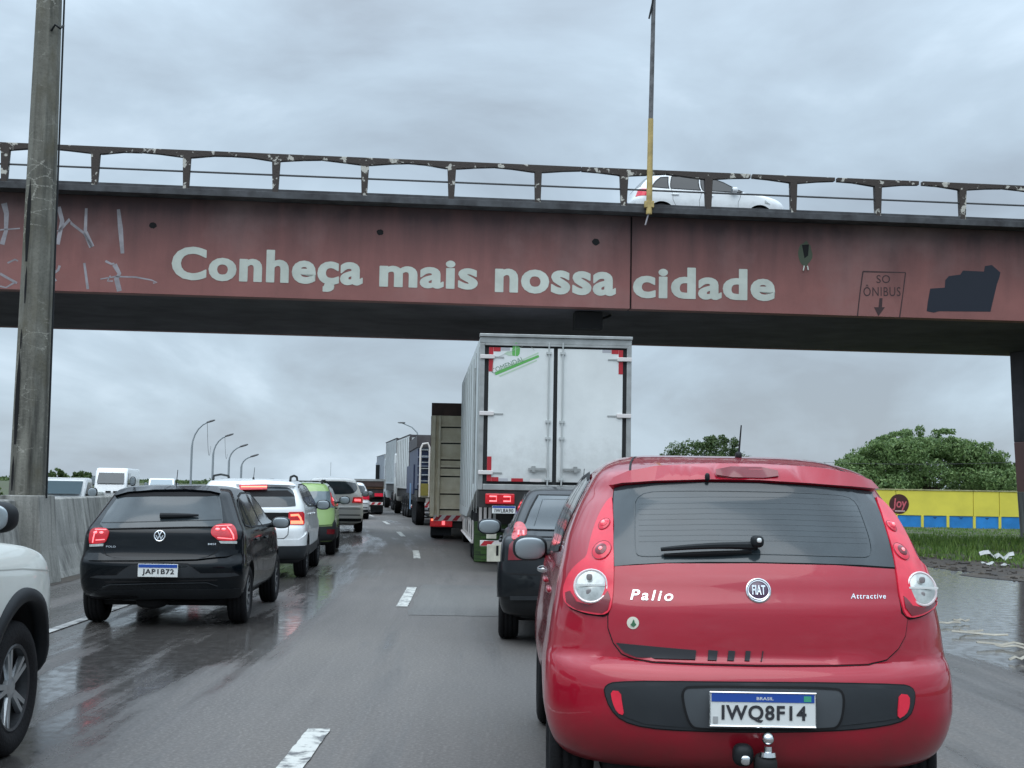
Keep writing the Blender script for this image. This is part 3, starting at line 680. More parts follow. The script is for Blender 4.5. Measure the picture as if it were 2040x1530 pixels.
# ------------------------------------------------------------------ overpass
YAW = math.atan(0.108); c0 = (0.0, 30.95)
br = empty('overpass', (c0[0], c0[1], 0), YAW); tag(br, 'dark red road overpass lettered Conheça mais nossa cidade crossing above the traffic', 'overpass')
BI = Matrix.Rotation(-YAW, 3, 'Z')
def bloc(px, py, yl=0.0):
    """ray of the photo to the bridge's local plane y = yl"""
    o = BI @ (EYEV-Vector((c0[0], c0[1], 0))); d = BI @ ray(px, py); t = (yl-o.y)/d.y; return o+d*t
def streaked_paint(name, base, dark):
    m = bpy.data.materials.new(name); m.use_nodes = True; t = m.node_tree; b = t.nodes['Principled BSDF']; l = t.links.new; b.inputs['Roughness'].default_value = 0.6
    tcn = t.nodes.new('ShaderNodeTexCoord'); sp = t.nodes.new('ShaderNodeSeparateXYZ'); l(tcn.outputs['Object'], sp.inputs[0])
    def noise(scale, stretch, det=6, off=0):
        mp = t.nodes.new('ShaderNodeMapping'); mp.inputs['Scale'].default_value = stretch; mp.inputs['Location'].default_value = (off, off, off); l(tcn.outputs['Object'], mp.inputs[0])
        n = t.nodes.new('ShaderNodeTexNoise'); n.inputs['Scale'].default_value = scale; n.inputs['Detail'].default_value = det; n.inputs['Roughness'].default_value = 0.6; l(mp.outputs[0], n.inputs['Vector']); return n.outputs[0]
    def mr(src, a, b_, c=0.0, d=1.0):
        n = t.nodes.new('ShaderNodeMapRange'); n.inputs[1].default_value = a; n.inputs[2].default_value = b_; n.inputs[3].default_value = c; n.inputs[4].default_value = d; l(src, n.inputs[0]); return n.outputs[0]
    def mixc(f, a, c):
        n = t.nodes.new('ShaderNodeMix'); n.data_type = 'RGBA'; l(f, n.inputs[0])
        for k, s in ((6, a), (7, c)):
            if isinstance(s, tuple): n.inputs[k].default_value = (*s, 1)
            else: l(s, n.inputs[k])
        return n.outputs[2]
    col = mixc(mr(noise(0.7, (1, 1, 1)), 0.3, 0.7), tuple(c*0.86 for c in base), tuple(min(1, c*1.15) for c in base))
    # dark streaks in the paint colour that start under the deck edge and fade downwards
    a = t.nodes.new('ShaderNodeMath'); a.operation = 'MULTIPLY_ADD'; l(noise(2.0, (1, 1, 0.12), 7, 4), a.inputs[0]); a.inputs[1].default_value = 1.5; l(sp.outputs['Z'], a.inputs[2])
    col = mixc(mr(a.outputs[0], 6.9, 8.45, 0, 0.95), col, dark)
    col = mixc(mr(noise(9, (1, 1, 0.2), 5, 8), 0.55, 0.75, 0, 0.18), col, tuple(c*0.5 for c in base))
    col = mixc(mr(noise(0.35, (1, 1, 1), 5, 31), 0.5, 0.72, 0, 0.35), col, (0.30, 0.20, 0.19))
    l(col, b.inputs['Base Color'])
    bp = t.nodes.new('ShaderNodeBump'); bp.inputs['Strength'].default_value = 0.25; bp.inputs['Distance'].default_value = 0.01; l(noise(18, (1, 1, 1), 5, 2), bp.inputs['Height']); l(bp.outputs[0], b.inputs['Normal'])
    return m
M_bridge = streaked_paint('bridge_red_paint', (0.235, 0.090, 0.080), (0.045, 0.022, 0.024))
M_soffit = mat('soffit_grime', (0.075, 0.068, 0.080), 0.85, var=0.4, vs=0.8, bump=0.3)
M_slab = mat('slab_edge', (0.075, 0.078, 0.084), 0.7, var=0.4, vs=2.2, col2=(0.025, 0.024, 0.027))
M_rail = mat('peeling_rail_paint', (0.048, 0.037, 0.032), 0.75, col2=(0.50, 0.48, 0.43), vs=4.5, v_lo=0.385, v_hi=0.42, bump=0.4, bs=30)
M_rail2 = mat('rail_pipe', (0.06, 0.062, 0.066), 0.6)
M_letter = mat('lettering_paint', (0.50, 0.53, 0.475), 0.6, var=0.12, vs=2)
M_graf = mat('graffiti_grey', (0.30, 0.28, 0.30), 0.6, var=0.3, vs=3)
ZB = 5.62; XL, XR = -34.0, 42.0
ys_edge = -0.42
ZT = bloc(700, 388, ys_edge).z; ZSB = ZT-0.15
# web panels with a recessed joint between them
xj = bloc(1257, 550).x
js = [XL, xj-24.6, xj, xj+9.9, xj+22, XR]
for a, b_ in zip(js[:-1], js[1:]):
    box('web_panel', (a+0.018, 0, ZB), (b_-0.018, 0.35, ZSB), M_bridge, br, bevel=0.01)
box('web_backing', (XL, 0.04, ZB+0.02), (XR, 0.30, ZSB-0.02), M_gap, br)
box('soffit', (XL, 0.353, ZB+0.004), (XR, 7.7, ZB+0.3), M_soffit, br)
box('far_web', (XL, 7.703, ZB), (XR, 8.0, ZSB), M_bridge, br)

box('deck_slab', (XL, ys_edge, ZSB+0.002), (XR, 8.9, ZT), M_slab, br, bevel=0.01)
box('roadway', (XL, 0.6, ZT+0.001), (XR, 7.6, ZT+0.05), M_soffit, br)
box('kerb', (XL, ys_edge+0.06, ZT+0.002), (XR, ys_edge+0.5, ZT+0.07), M_slab, br)
# small inspection fixture under the joint
MB().tube([(xj-0.25, 1.2, ZB-0.02), (xj-0.9, 0.8, ZB-0.28)], 0.03).box((xj-1.2, 0.6, ZB-0.42), (xj-0.55, 1.0, ZB-0.02)).build('drain_box', M_under, br)
# posts: precast T pieces meeting at mid bay
pxs = [10, 190, 372, 550, 727, 900, 1072, 1243, 1411, 1580, 1748, 1916]
yr_ = ys_edge+0.12
px_loc = [bloc(p, 340, yr_).x for p in pxs]; stp = (px_loc[-1]-px_loc[0])/(len(px_loc)-1)
px_loc = [px_loc[0]-stp*3, px_loc[0]-stp*2, px_loc[0]-stp]+px_loc+[px_loc[-1]+stp*k for k in (1, 2, 3)]
ZR = bloc(700, 314, yr_).z
for i, xx in enumerate(px_loc):
    hl = stp/2-0.006
    H = ZR-ZT; w1, w0 = 0.088+random.uniform(-.01, .01), 0.062
    j = lambda s=0.012: random.uniform(-s, s)
    poly = [(-w0, 0), (w0, 0), (w1, H-0.165), (w1+0.05, H-0.16+j(.008)), (hl*0.6, H-0.112+j()), (hl, H-0.09+j(.008)), (hl, H), (0, H), (-hl, H), (-hl, H-0.09+j(.008)), (-hl*0.6, H-0.112+j()), (-w1-0.05, H-0.16+j(.008)), (-w1, H-0.165)]
    b = MB(); b.prism([(xx+a, ZT+c) for a, c in poly], yr_-0.07, yr_+0.07); b.build('railing_post', M_rail, br, bevel=0.006)
zm_ = bloc(700, 355, yr_).z
b = MB(); b.tube([(px_loc[0], yr_, zm_), (px_loc[-1], yr_, zm_)], 0.022, 8); b.build('mid_rail', M_rail2, br, True)
# far railing
for i, xx in enumerate(px_loc[::1]):
    pass
# lettering: paint 3 mm proud of the web
def brtext(txt, x0, x1, ytop0, ybot0, name='lettering', mt=None, bold=0.03, shear=0.0, slope=0.0, spacing=1.08, thick=0.012):
    a = bloc(x0, (ytop0+ybot0)/2); b = bloc(x1, (ytop0+ybot0)/2+slope*(x1-x0)); zt = bloc((x0+x1)/2, ytop0+slope*(x1-x0)/2).z; zb = bloc((x0+x1)/2, ybot0+slope*(x1-x0)/2).z
    zo = (b.z-a.z)
    vs, fs = text2d(txt, 1, bold, shear, spacing=spacing); vs = fit2d(vs, a.x, b.x, zb, zt)
    V = []; Fc = []
    for k, (ox, oz) in enumerate([(0, 0), (-1, 0), (1, 0), (0, 1), (0, -1)] if thick else [(0, 0)]):
        n0 = len(V); V += [(x+ox*thick, -0.004-0.001*k, z+oz*thick*0.5+zo*((x-a.x)/(b.x-a.x)-0.5)) for x, z in vs]; Fc += [tuple(i+n0 for i in f) for f in fs]
    me = bpy.data.meshes.new(name); me.from_pydata(V, [], Fc)
    return link(name, me, mt or M_letter, br)
SL = 0.033
brtext('Conheça', 343, 722, 491, 571, slope=SL)
brtext('mais', 757, 951, 515, 571, slope=SL)
brtext('nossa', 987, 1226, 535, 582, slope=SL)
brtext('cidade', 1262, 1543, 531, 593, slope=SL-0.008)
def brpoly(pts, mt, name='paint_mark', yy=-0.004):
    p = [bloc(*q) for q in pts]; m = MB(); m.add([(v.x, yy, v.z) for v in p], [tuple(range(len(p)))]); return m.build(name, mt, br)
def brline(pts, w, mt, name='paint_mark', yy=-0.004):
    P = [bloc(*q) for q in pts]; vs = []; fs = []
    for i, p in enumerate(P):
        t = (P[min(i+1, len(P)-1)]-P[max(i-1, 0)]); t.y = 0; t.normalize(); n = Vector((-t.z, 0, t.x))
        ww = w*(0.7+0.5*random.random()); vs.append((p.x+n.x*ww/2, yy, p.z+n.z*ww/2)); vs.append((p.x-n.x*ww/2, yy, p.z-n.z*ww/2))
    for i in range(len(P)-1): fs.append((2*i, 2*i+2, 2*i+3, 2*i+1))
    m = MB(); m.add(vs, fs); return m.build(name, mt, br)
M_ink2 = mat('sign_ink', (0.035, 0.014, 0.016), 0.6)
brline([(1719, 541), (1713, 585), (1708, 630)], 0.03, M_ink2); brline([(1719, 541), (1804, 543)], 0.03, M_ink2); brline([(1804, 543), (1798, 590), (1792, 633)], 0.03, M_ink2)
brtext('SO', 1746, 1773, 548, 564, 'sign_lettering', M_ink2, 0.0, thick=0); brtext('ÔNIBUS', 1720, 1794, 567, 590, 'sign_lettering', M_ink2, 0.0, spacing=1.1, thick=0)
brpoly([(1752, 594), (1758, 594), (1757, 612), (1763, 612), (1750, 630), (1741, 612), (1750, 612)], M_ink2)
M_navy = mat('dark_blue_overpaint', (0.004, 0.007, 0.018), 0.5)
brpoly([(1848, 603), (1853, 575), (1882, 573), (1883, 558), (1890, 550), (1913, 547), (1918, 539), (1960, 541), (1962, 530), (1976, 528), (1993, 543), (1991, 552), (1986, 566), (1973, 621), (1870, 620), (1860, 623), (1846, 620)], M_navy)
for pts, w in [([(8, 405), (13, 425), (12, 460), (4, 487)], 0.11), ([(117, 412), (124, 440), (115, 487)], 0.09), ([(116, 462), (139, 437), (142, 445), (168, 465), (183, 492)], 0.06), ([(172, 415), (170, 462)], 0.07), ([(170, 462), (183, 492)], 0.11),
               ([(236, 417), (240, 455), (244, 505)], 0.09), ([(168, 524), (175, 576)], 0.07), ([(228, 527), (238, 545), (232, 555), (238, 580)], 0.12), ([(210, 520), (222, 526), (228, 525)], 0.05), ([(200, 556), (230, 551), (270, 552), (302, 558), (313, 563), (305, 564)], 0.03), ([(225, 560), (214, 560), (220, 549)], 0.04),
               ([(0, 545), (12, 552), (34, 564)], 0.05), ([(15, 524), (30, 517), (36, 520)], 0.04), ([(0, 458), (40, 455)], 0.03), ([(106, 545), (116, 538), (119, 529)], 0.05), ([(104, 547), (112, 560)], 0.04), ([(0, 570), (12, 573), (30, 562)], 0.04)]:
    brline(pts, w, M_graf)
def hole(px, py, rx, rz, mt=M_gap, nm='drain_hole'):
    c = bloc(px, py); m = MB(); n = 18
    m.add([(c.x+rx*math.cos(2*math.pi*k/n)*random.uniform(.85, 1.1), -0.005, c.z+rz*math.sin(2*math.pi*k/n)*random.uniform(.85, 1.1)) for k in range(n)], [tuple(range(n))]); m.build(nm, mt, br)
hole(305, 449, 0.085, 0.075); hole(757, 463, 0.08, 0.07); hole(1187, 482, 0.09, 0.08)
hole(1604, 505, 0.17, 0.30, mat('moss_rust', (0.06, 0.075, 0.05), 0.8), 'broken_spot'); c = bloc(1604, 505)
m = MB(); m.add([(c.x-0.08, -0.008, c.z+0.2), (c.x-0.02, -0.008, c.z-0.12), (c.x+0.07, -0.008, c.z-0.05), (c.x+0.09, -0.008, c.z+0.22)], [(0, 1, 2, 3)]); m.build('drain_hole', M_gap, br)
MB().tube([(c.x-0.03, -0.02, c.z-0.3), (c.x-0.06, -0.05, c.z-0.42)], 0.015).tube([(c.x+0.05, -0.02, c.z-0.3), (c.x+0.06, -0.05, c.z-0.4)], 0.015).build('rebar', M_letter, br)
# lamp post bracket under the deck
# pier at the right
p0 = bloc(2013, 740, 7.2).x+0.1
M_pier = streaked_paint('pier_paint', (0.20, 0.085, 0.075), (0.035, 0.022, 0.024))
M_pierc = concrete_mat('pier_concrete', (0.17, 0.16, 0.15), (0.26, 0.25, 0.235))
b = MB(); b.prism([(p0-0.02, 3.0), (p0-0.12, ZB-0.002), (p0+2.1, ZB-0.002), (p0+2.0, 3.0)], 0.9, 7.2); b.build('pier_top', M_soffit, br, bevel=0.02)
b = MB(); b.prism([(p0+0.06, 1.55), (p0-0.02, 2.998), (p0+2.0, 2.998), (p0+1.9, 1.55)], 0.9, 7.2); b.build('pier_painted_band', M_pier, br, bevel=0.02)
b = MB(); b.prism([(p0+0.16, 0), (p0+0.06, 1.548), (p0+1.9, 1.548), (p0+1.85, 0)], 0.9, 7.2); b.build('pier_base', M_pierc, br, bevel=0.02)
# left pier far outside the frame keeps the span carried
box('pier_left', (-24.0, 1.0, 0), (-22.0, 7.0, ZB-0.002), M_pier, br)
box('pier_right_end', (34.0, 1.0, 0), (36.0, 7.0, ZB-0.002), M_pier, br)
# ------------------------------------------------------------------ lamp pole on the overpass
q0 = bloc(1293, 352, ys_edge-0.08); q0b = bloc(1293, 418, ys_edge-0.08)
wq = Matrix.Rotation(YAW, 3, 'Z') @ Vector((q0b.x, ys_edge-0.08, 0))+Vector((c0[0], c0[1], 0))
lp = empty('overpass_lamp_pole', (wq.x, wq.y, q0b.z)); tag(lp, 'slim pole with yellow lower part fixed to the overpass railing', 'pole')
hy = at(1299, 237, wq.y).z-q0b.z; M_yel = mat('weathered_yellow', (0.46, 0.34, 0.13), 0.6, var=0.3, vs=5); M_gpole = mat('galvanised_grey', (0.13, 0.13, 0.135), 0.6, var=0.5, vs=4)
MB().tube([(0, 0, -0.1), (0.02, 0, hy)], [0.070, 0.062], 12).build('pole_base', M_yel, lp, True)
MB().tube([(0.02, 0, hy+0.001), (0.10, 0, 7.5)], [0.055, 0.042], 12).build('pole_shaft', M_gpole, lp, True)
box('pole_clamp', (-0.11, -0.06, 0.05), (0.11, 0.10, 0.20), M_yel, lp, bevel=0.01)
MB().tube([(0, 0, -0.05), (-0.08, 0.02, -0.35)], 0.02, 6).build('clamp_strap', M_graf, lp)
MB().tube([(0.02, -0.05, hy+2.62), (-0.05, -0.07, hy+2.35), (-0.02, -0.07, hy+2.5), (0.05, -0.04, hy+2.85)], 0.022, 6).build('loose_cable', M_trim, lp)
# ------------------------------------------------------------------ street lamps on the far median
M_lamppost = mat('lamp_post_grey', (0.30, 0.33, 0.35), 0.5, 0.4)
lamps = [(380, 425, 835, 163), (423, 460, 864, 211), (455, 488, 886, 270), (480, 508, 907, 370)]
words_ = ['nearest and tallest of the four curved grey lamp posts over the left carriageway', 'second curved grey lamp post from the left over the left carriageway', 'third curved grey lamp post from the left, right of a taller one', 'farthest and smallest of the four curved grey lamp posts']
prev = None
for (xb, xt, yt, D), lb in zip(lamps, words_):
    b0 = at(xb, 955, D); tp = at(xt, yt, D); o = empty('street_lamp', (b0.x, D, 0)); tag(o, lb, 'street lamp', 'curved street lamps along the median')
    dx = tp.x-b0.x; H = tp.z
    pts = [(0, 0, 0), (0, 0, H*0.60)]+[(dx*(1-math.cos(a)), 0, H*0.60+(H*0.37)*math.sin(a)) for a in [rad(15*k) for k in range(1, 6)]]
    s = D/163
    MB().tube(pts, [0.13*s]*2+[0.09*s]*5, 8).build('post', M_lamppost, o, True)
    e0 = pts[-1]; superell('lamp_head', (e0[0]+0.35*s, 0, e0[2]+0.12*s), 0.55*s, 0.18*s, 0.12*s, M_gpole, o, rot=Matrix.Rotation(rad(-18), 3, 'Y'))
    if prev is not None and prev[3] < 300 and len(lamps):
        pass
    prev = (b0.x, D, H, D)
for (pa, pb_, Da, Db, sag) in [((413, 843), (420, 889), 164, 210, 5), ((448, 868), (453, 905), 212, 268, 4)]:
    A = at(*pa, Da); B = at(*pb_, Db); pts = [(A.x+(B.x-A.x)*t, A.y+(B.y-A.y)*t, A.z+(B.z-A.z)*t-sag*4*t*(1-t)*0.5) for t in [k/14 for k in range(15)]]
    o = MB().tube(pts, 0.03, 4).build('power_cable', M_trim); tag(o, ('cable hanging between the first and second curved lamp posts' if Da < 200 else 'cable hanging between the second and third curved lamp posts'), 'cable')
D = 175; b0 = at(831, 950, D); o = empty('street_lamp', (b0.x, D, 0)); tag(o, 'grey street lamp with its arm pointing left above the line of trucks', 'street lamp')
t1 = at(800, 842, D); t2 = at(829, 862, D)
MB().tube([(0, 0, 0), (0, 0, t2.z-1), (-0.1, 0, t2.z), (-0.8, 0, t2.z+0.7), (t1.x-b0.x, 0, t1.z)], [0.13, 0.1, 0.09, 0.09, 0.08], 8).build('post', M_lamppost, o, True)
superell('lamp_head', (t1.x-b0.x, 0, t1.z), 0.5, 0.18, 0.1, M_gpole, o)
A = at(1640, 921, 75); B = at(2100, 917, 75); o = MB().tube([(A.x+(B.x-A.x)*t, 75, A.z+(B.z-A.z)*t-0.6*t*(1-t)) for t in [k/12 for k in range(13)]], 0.012, 4).build('power_cable', M_gpole); tag(o, 'thin overhead wire passing in front of the big tree on the right', 'cable')
# ------------------------------------------------------------------ yellow wall
WD = 58.0
A = at(1690, 980, WD); B = at(2085, 976, WD); zt = at(1900, 979, WD).z; zs = at(1900, 1028, WD).z; zb_ = at(1900, 1056, WD).z
wl = empty('yellow_wall', (A.x, WD, 0)); tag(wl, 'bright yellow boundary wall with a row of blue panels below', 'wall')
M_yw = mat('yellow_wall_paint', (0.80, 0.70, 0.09), 0.6, var=0.10, vs=0.8, bump=0.1); M_bw = mat('blue_wall_paint', (0.025, 0.25, 0.66), 0.6, var=0.2, vs=1.5)
L = B.x-A.x
xs_ = [at(p, 1000, WD).x-A.x for p in (1888, 1939, 1991)]; stepw = 1.12
xw = [0.0, 2.1]+xs_+[L]
xw = [0.0]+[at(p, 1000, WD).x-A.x for p in (1785, 1939, 1991)]+[L]
for a, b_ in zip(xw[:-1], xw[1:]): box('wall_panel', (a+0.012, 0, zs), (b_-0.012, 0.15, zt+0.02*random.random()), M_yw, wl, bevel=0.008)
box('wall_cap', (0, -0.03, zt+0.022), (L, 0.18, zt+0.07), mat('cap_concrete', (0.42, 0.40, 0.22), 0.8, var=0.3), wl)
box('plinth', (0, 0.03, -0.2), (L, 0.14, zs-0.003), M_bw, wl)
k = 0
px_post = [1837.5-52*i for i in (3, 2, 1)]+[1837.5, 1888.5, 1941, 1992, 2044]
for p in px_post:
    xx = at(p, 1040, WD).x-A.x; box('wall_post', (xx-0.055, -0.02, -0.2), (xx+0.055, 0.028, zs-0.003), M_yw, wl)
for p in (1863, 1915, 1967): xx = at(p, 1034, WD).x-A.x; m = MB(); m.add([(xx-0.10, 0.026, zs-0.06), (xx, 0.026, zs-0.14), (xx+0.10, 0.026, zs-0.06)], [(0, 1, 2)]); m.build('panel_mark', mat('navy_mark', (0.01, 0.07, 0.22), 0.6), wl)
c = at(1791, 1004, WD); cx = c.x-A.x; rr_ = 0.42
m = MB(); m.lathe([(-0.012, 0.001), (-0.012, rr_), (0.0, rr_)], 36, 'y', (cx, -0.002, c.z)); m.build('wall_logo', mat('logo_brown', (0.07, 0.02, 0.02), 0.5), wl)
flat_text('logo_lettering', 'Joy', (cx+0.02, -0.022, c.z-0.02), 0.62, 0.52, mat('logo_pink', (0.60, 0.12, 0.15), 0.5), wl, bold=0.02, shear=0.1)
box('logo_underline', (cx-0.18, -0.020, c.z-0.32), (cx+0.24, -0.017, c.z-0.275), mat('logo_pale', (0.7, 0.5, 0.5), 0.5), wl)
# ------------------------------------------------------------------ vegetation
def leaf_mat(name, c1, c2):
    m = bpy.data.materials.new(name); m.use_nodes = True; t = m.node_tree; b = t.nodes['Principled BSDF']; g = t.nodes.new('ShaderNodeNewGeometry')
    r = t.nodes.new('ShaderNodeValToRGB'); t.links.new(g.outputs['Random Per Island'], r.inputs[0]); r.color_ramp.elements[0].color = (*c1, 1); r.color_ramp.elements[1].color = (*c2, 1)
    t.links.new(r.outputs[0], b.inputs['Base Color']); b.inputs['Roughness'].default_value = 0.55; b.inputs['Specular IOR Level'].default_value = 0.3
    tr = t.nodes.new('ShaderNodeBsdfTranslucent'); t.links.new(r.outputs[0], tr.inputs[0]); mx = t.nodes.new('ShaderNodeMixShader'); mx.inputs[0].default_value = 0.3
    t.links.new(b.outputs[0], mx.inputs[1]); t.links.new(tr.outputs[0], mx.inputs[2]); t.links.new(mx.outputs[0], t.nodes['Material Output'].inputs[0]); return m
M_leafA = leaf_mat('leaves_mid', (0.055, 0.11, 0.03), (0.21, 0.30, 0.11)); M_leafB = leaf_mat('leaves_dark', (0.035, 0.07, 0.022), (0.12, 0.17, 0.06)); M_leafC = leaf_mat('leaves_light', (0.07, 0.13, 0.03), (0.16, 0.25, 0.06))
M_bark = mat('bark', (0.07, 0.055, 0.042), 0.9, var=0.4, vs=8)
def tree(loc, w, d, h, n, ls, mt, label, cat='tree', trunk=True, group=None, seed=1, base=0.35, lobes=16, name='tree'):
    rn = random.Random(seed); o = empty(name, loc); tag(o, label, cat, group)
    nr = np.random.RandomState(seed)
    cl = []
    for i in range(lobes):
        u = rn.uniform(-1, 1); v = rn.uniform(-0.9, 0.9); top = math.sqrt(max(0.05, 1-u*u*0.9))
        z = h*(base+(0.80-base)*rn.random()*top); r = (0.17+0.12*rn.random())
        cl.append((u*w*0.40, v*d*0.40, z, r*w*0.62*(0.7+0.3*top), r*h*0.66))
    for i in range(lobes//2):
        u = -0.85+1.7*i/(lobes//2-1); top = math.sqrt(max(0.05, 1-u*u)); cl.append((u*w*0.42, rn.uniform(-.3, .3)*d*.4, h*(base+0.12+(0.80-base-0.12)*top*rn.uniform(.85, 1.02)), w*0.11, h*0.15))
    for i in range(lobes*2):
        u = rn.uniform(-0.98, 0.98); top = math.sqrt(max(0.02, 1-u*u)); cl.append((u*w*0.46, rn.uniform(-.5, .5)*d*.4, h*(base+(0.97-base)*top*rn.uniform(.80, 1.06)), w*rn.uniform(.025, .05), h*rn.uniform(.03, .075)))
    vs = []; fs = []
    C = np.array(cl); wt = C[:, 3]*C[:, 4]; wt = wt**0.8; wt /= wt.sum(); idx = nr.choice(len(cl), n, p=wt)
    dr = nr.normal(size=(n, 3)); dr /= np.linalg.norm(dr, axis=1)[:, None]; rad_ = nr.uniform(0.62, 1.05, n)**0.8
    rad_ *= 1+0.16*np.sin(dr[:, 0]*9+idx*1.7)*np.cos(dr[:, 2]*8+idx)
    P = np.stack([C[idx, 0]+dr[:, 0]*rad_*C[idx, 3], C[idx, 1]+dr[:, 1]*rad_*C[idx, 3], C[idx, 2]+dr[:, 2]*rad_*C[idx, 4]], 1)
    nm = dr+nr.normal(size=(n, 3))*0.6; nm /= np.linalg.norm(nm, axis=1)[:, None]
    rf = nr.normal(size=(n, 3)); a = np.cross(nm, rf); a /= np.linalg.norm(a, axis=1)[:, None]; b = np.cross(nm, a)
    s = nr.uniform(0.55, 1.2, n)[:, None]*ls
    V = np.stack([P-a*s, P+b*s*0.45, P+a*s, P-b*s*0.45], 1).reshape(-1, 3); F = np.arange(4*n).reshape(-1, 4)
    me = bpy.data.meshes.new('crown'); me.from_pydata(V.tolist(), [], F.tolist()); link('crown', me, mt, o)
    if trunk:
        m = MB(); m.tube([(0, 0, -0.1), (0.1, 0, h*0.2), (0.0, 0.1, h*0.45)], [w*0.035, w*0.028, w*0.02], 10)
        for k in range(7):
            c = cl[rn.randrange(len(cl))]; m.tube([(0.0, 0.05, h*(0.2+0.03*k)), (c[0]*0.5, c[1]*0.5, (h*0.3+c[2])/2), (c[0], c[1], c[2])], [w*0.018, w*0.012, w*0.004], 6)
        m.build('trunk', M_bark, o, True)
    return o
def at_tree(px0, px1, pyt, D, zb=0.0):
    a = at(px0, 965, D); b = at(px1, 965, D); t = at((px0+px1)/2, pyt, D); return ((a.x+b.x)/2, D, zb), b.x-a.x, t.z-zb
l_, w_, h_ = at_tree(1650, 2040, 858, 92); tree(l_, w_, w_*0.7, h_, 60000, 0.13, M_leafA, 'big broad green tree rising behind the yellow wall', seed=4, base=0.12, lobes=34)
l_, w_, h_ = at_tree(1290, 1512, 862, 118); tree(l_, w_, w_*0.7, h_, 20000, 0.13, M_leafB, 'smaller dark green tree beyond the roof of the red car', seed=9, base=0.2, lobes=15)
l_, w_, h_ = at_tree(1560, 1700, 925, 130); tree(l_, w_, w_*0.7, h_, 5000, 0.2, M_leafB, 'low dark tree just left of the big tree behind the wall', seed=12, base=0.15)
l_, w_, h_ = at_tree(1950, 2120, 925, 96); tree(l_, w_, w_*0.7, h_, 7000, 0.2, M_leafB, 'dark green tree at the right end of the yellow wall', seed=22, base=0.1)
l_, w_, h_ = at_tree(84, 140, 934, 150); tree(l_, w_, w_, h_, 2500, 0.22, M_leafB, 'dim olive tree just right of the concrete post', seed=13, base=0.1, lobes=8)
l_, w_, h_ = at_tree(136, 192, 936, 140); tree(l_, w_, w_, h_, 2500, 0.2, M_leafB, 'dark tree between the white pickup and the white van', seed=16, base=0.1, lobes=8)
l_, w_, h_ = at_tree(-60, 18, 955, 42); tree(l_, w_, w_, h_, 5000, 0.06, M_leafC, 'light green bush left of the concrete post', 'bush', seed=17, base=0.1, trunk=False, lobes=9, name='bush')
# far belt of trees along the horizon
nr = np.random.RandomState(3); vs = []; n = 14000
for rng_, (x0, x1, D0, D1, hh) in enumerate([(-330, -70, 460, 560, 1.7), (30, 330, 300, 420, 5.5)]):
    X = nr.uniform(x0, x1, n); Y = nr.uniform(D0, D1, n); hgt = hh*(0.55+0.3*np.sin(X*0.11)+0.25*np.sin(X*0.31+1)+0.12*np.sin(X*0.9)); Z = nr.uniform(0, 1, n)**0.7*hgt
    P = np.stack([X, Y, Z], 1); a = nr.normal(size=(n, 3)); a /= np.linalg.norm(a, axis=1)[:, None]; b = nr.normal(size=(n, 3)); b /= np.linalg.norm(b, axis=1)[:, None]; s = 0.55
    vs.append(np.stack([P-a*s, P+b*s*0.6, P+a*s, P-b*s*0.6], 1).reshape(-1, 3))
V = np.concatenate(vs); me = bpy.data.meshes.new('far_trees'); me.from_pydata(V.tolist(), [], np.arange(len(V)).reshape(-1, 4).tolist()); tag(link('far_trees', me, M_leafB), kind='stuff')
# grass bank at the right: an uneven mound and the blades on it
def bank_h(x, y):
    e = (x-(lane_x(y)+11.6)); return max(0, min(1, e/2.0))*(0.04+0.16*math.exp(-((y-36)/5)**2))*(0.75+0.25*math.sin(x*0.9)+0.12*math.sin(y*0.7+x))
vs = []; fs = []; nx, ny = 60, 50
for j in range(ny+1):
    for i in range(nx+1):
        yy = 26+31.5*j/ny; xx = lane_x(yy)+11.4+26*i/nx; vs.append((xx, yy, -0.02+bank_h(xx, yy)))
for j in range(ny):
    for i in range(nx): a = j*(nx+1)+i; fs.append((a, a+1, a+nx+2, a+nx+1))
me = bpy.data.meshes.new('grass_bank'); me.from_pydata(vs, [], fs); tag(link('grass_bank', me, M_ground, None, True), kind='structure')
M_blade = leaf_mat('grass_blades', (0.06, 0.13, 0.025), (0.20, 0.30, 0.07))
n = 60000; vs = []; rn = random.Random(5)
for i in range(n):
    yy = 27+30*rn.random()**1.1; xx = lane_x(yy)+11.7+22*rn.random()**1.2; tall = 0.5+0.5*math.sin(xx*1.7+yy*0.9)*math.sin(yy*0.6-xx*0.5)
    if (yy < 31+2*math.sin(xx) and rn.random() < 0.75) or (math.sin(xx*2.3+yy)*math.sin(yy*1.1-xx*0.8) < -0.45): continue
    z = bank_h(xx, yy)-0.03; h = (0.05+0.17*rn.random())*(0.4+1.0*tall)*(0.45+0.85*math.exp(-((yy-36)/6)**2)); w = 0.014+0.012*rn.random(); a = rn.uniform(0, 6.28); bx, by = rn.uniform(-.5, .5)*h, rn.uniform(-.5, .5)*h
    vs += [(xx-w*math.cos(a), yy-w*math.sin(a), z), (xx+w*math.cos(a), yy+w*math.sin(a), z), (xx+bx, yy+by, z+h)]
me = bpy.data.meshes.new('grass'); me.from_pydata(vs, [], np.arange(len(vs)).reshape(-1, 3).tolist()); tag(link('grass', me, M_blade), kind='stuff')
# weeds at the foot of the pier
l_ = bloc(2005, 1040, -1.0)
tree((13.6, 33.5, 0), 2.0, 1.6, 1.05, 2600, 0.05, M_blade, 'tall green weeds growing left of the overpass pier', 'weeds', trunk=False, seed=31, base=0.0, lobes=10, name='weeds')
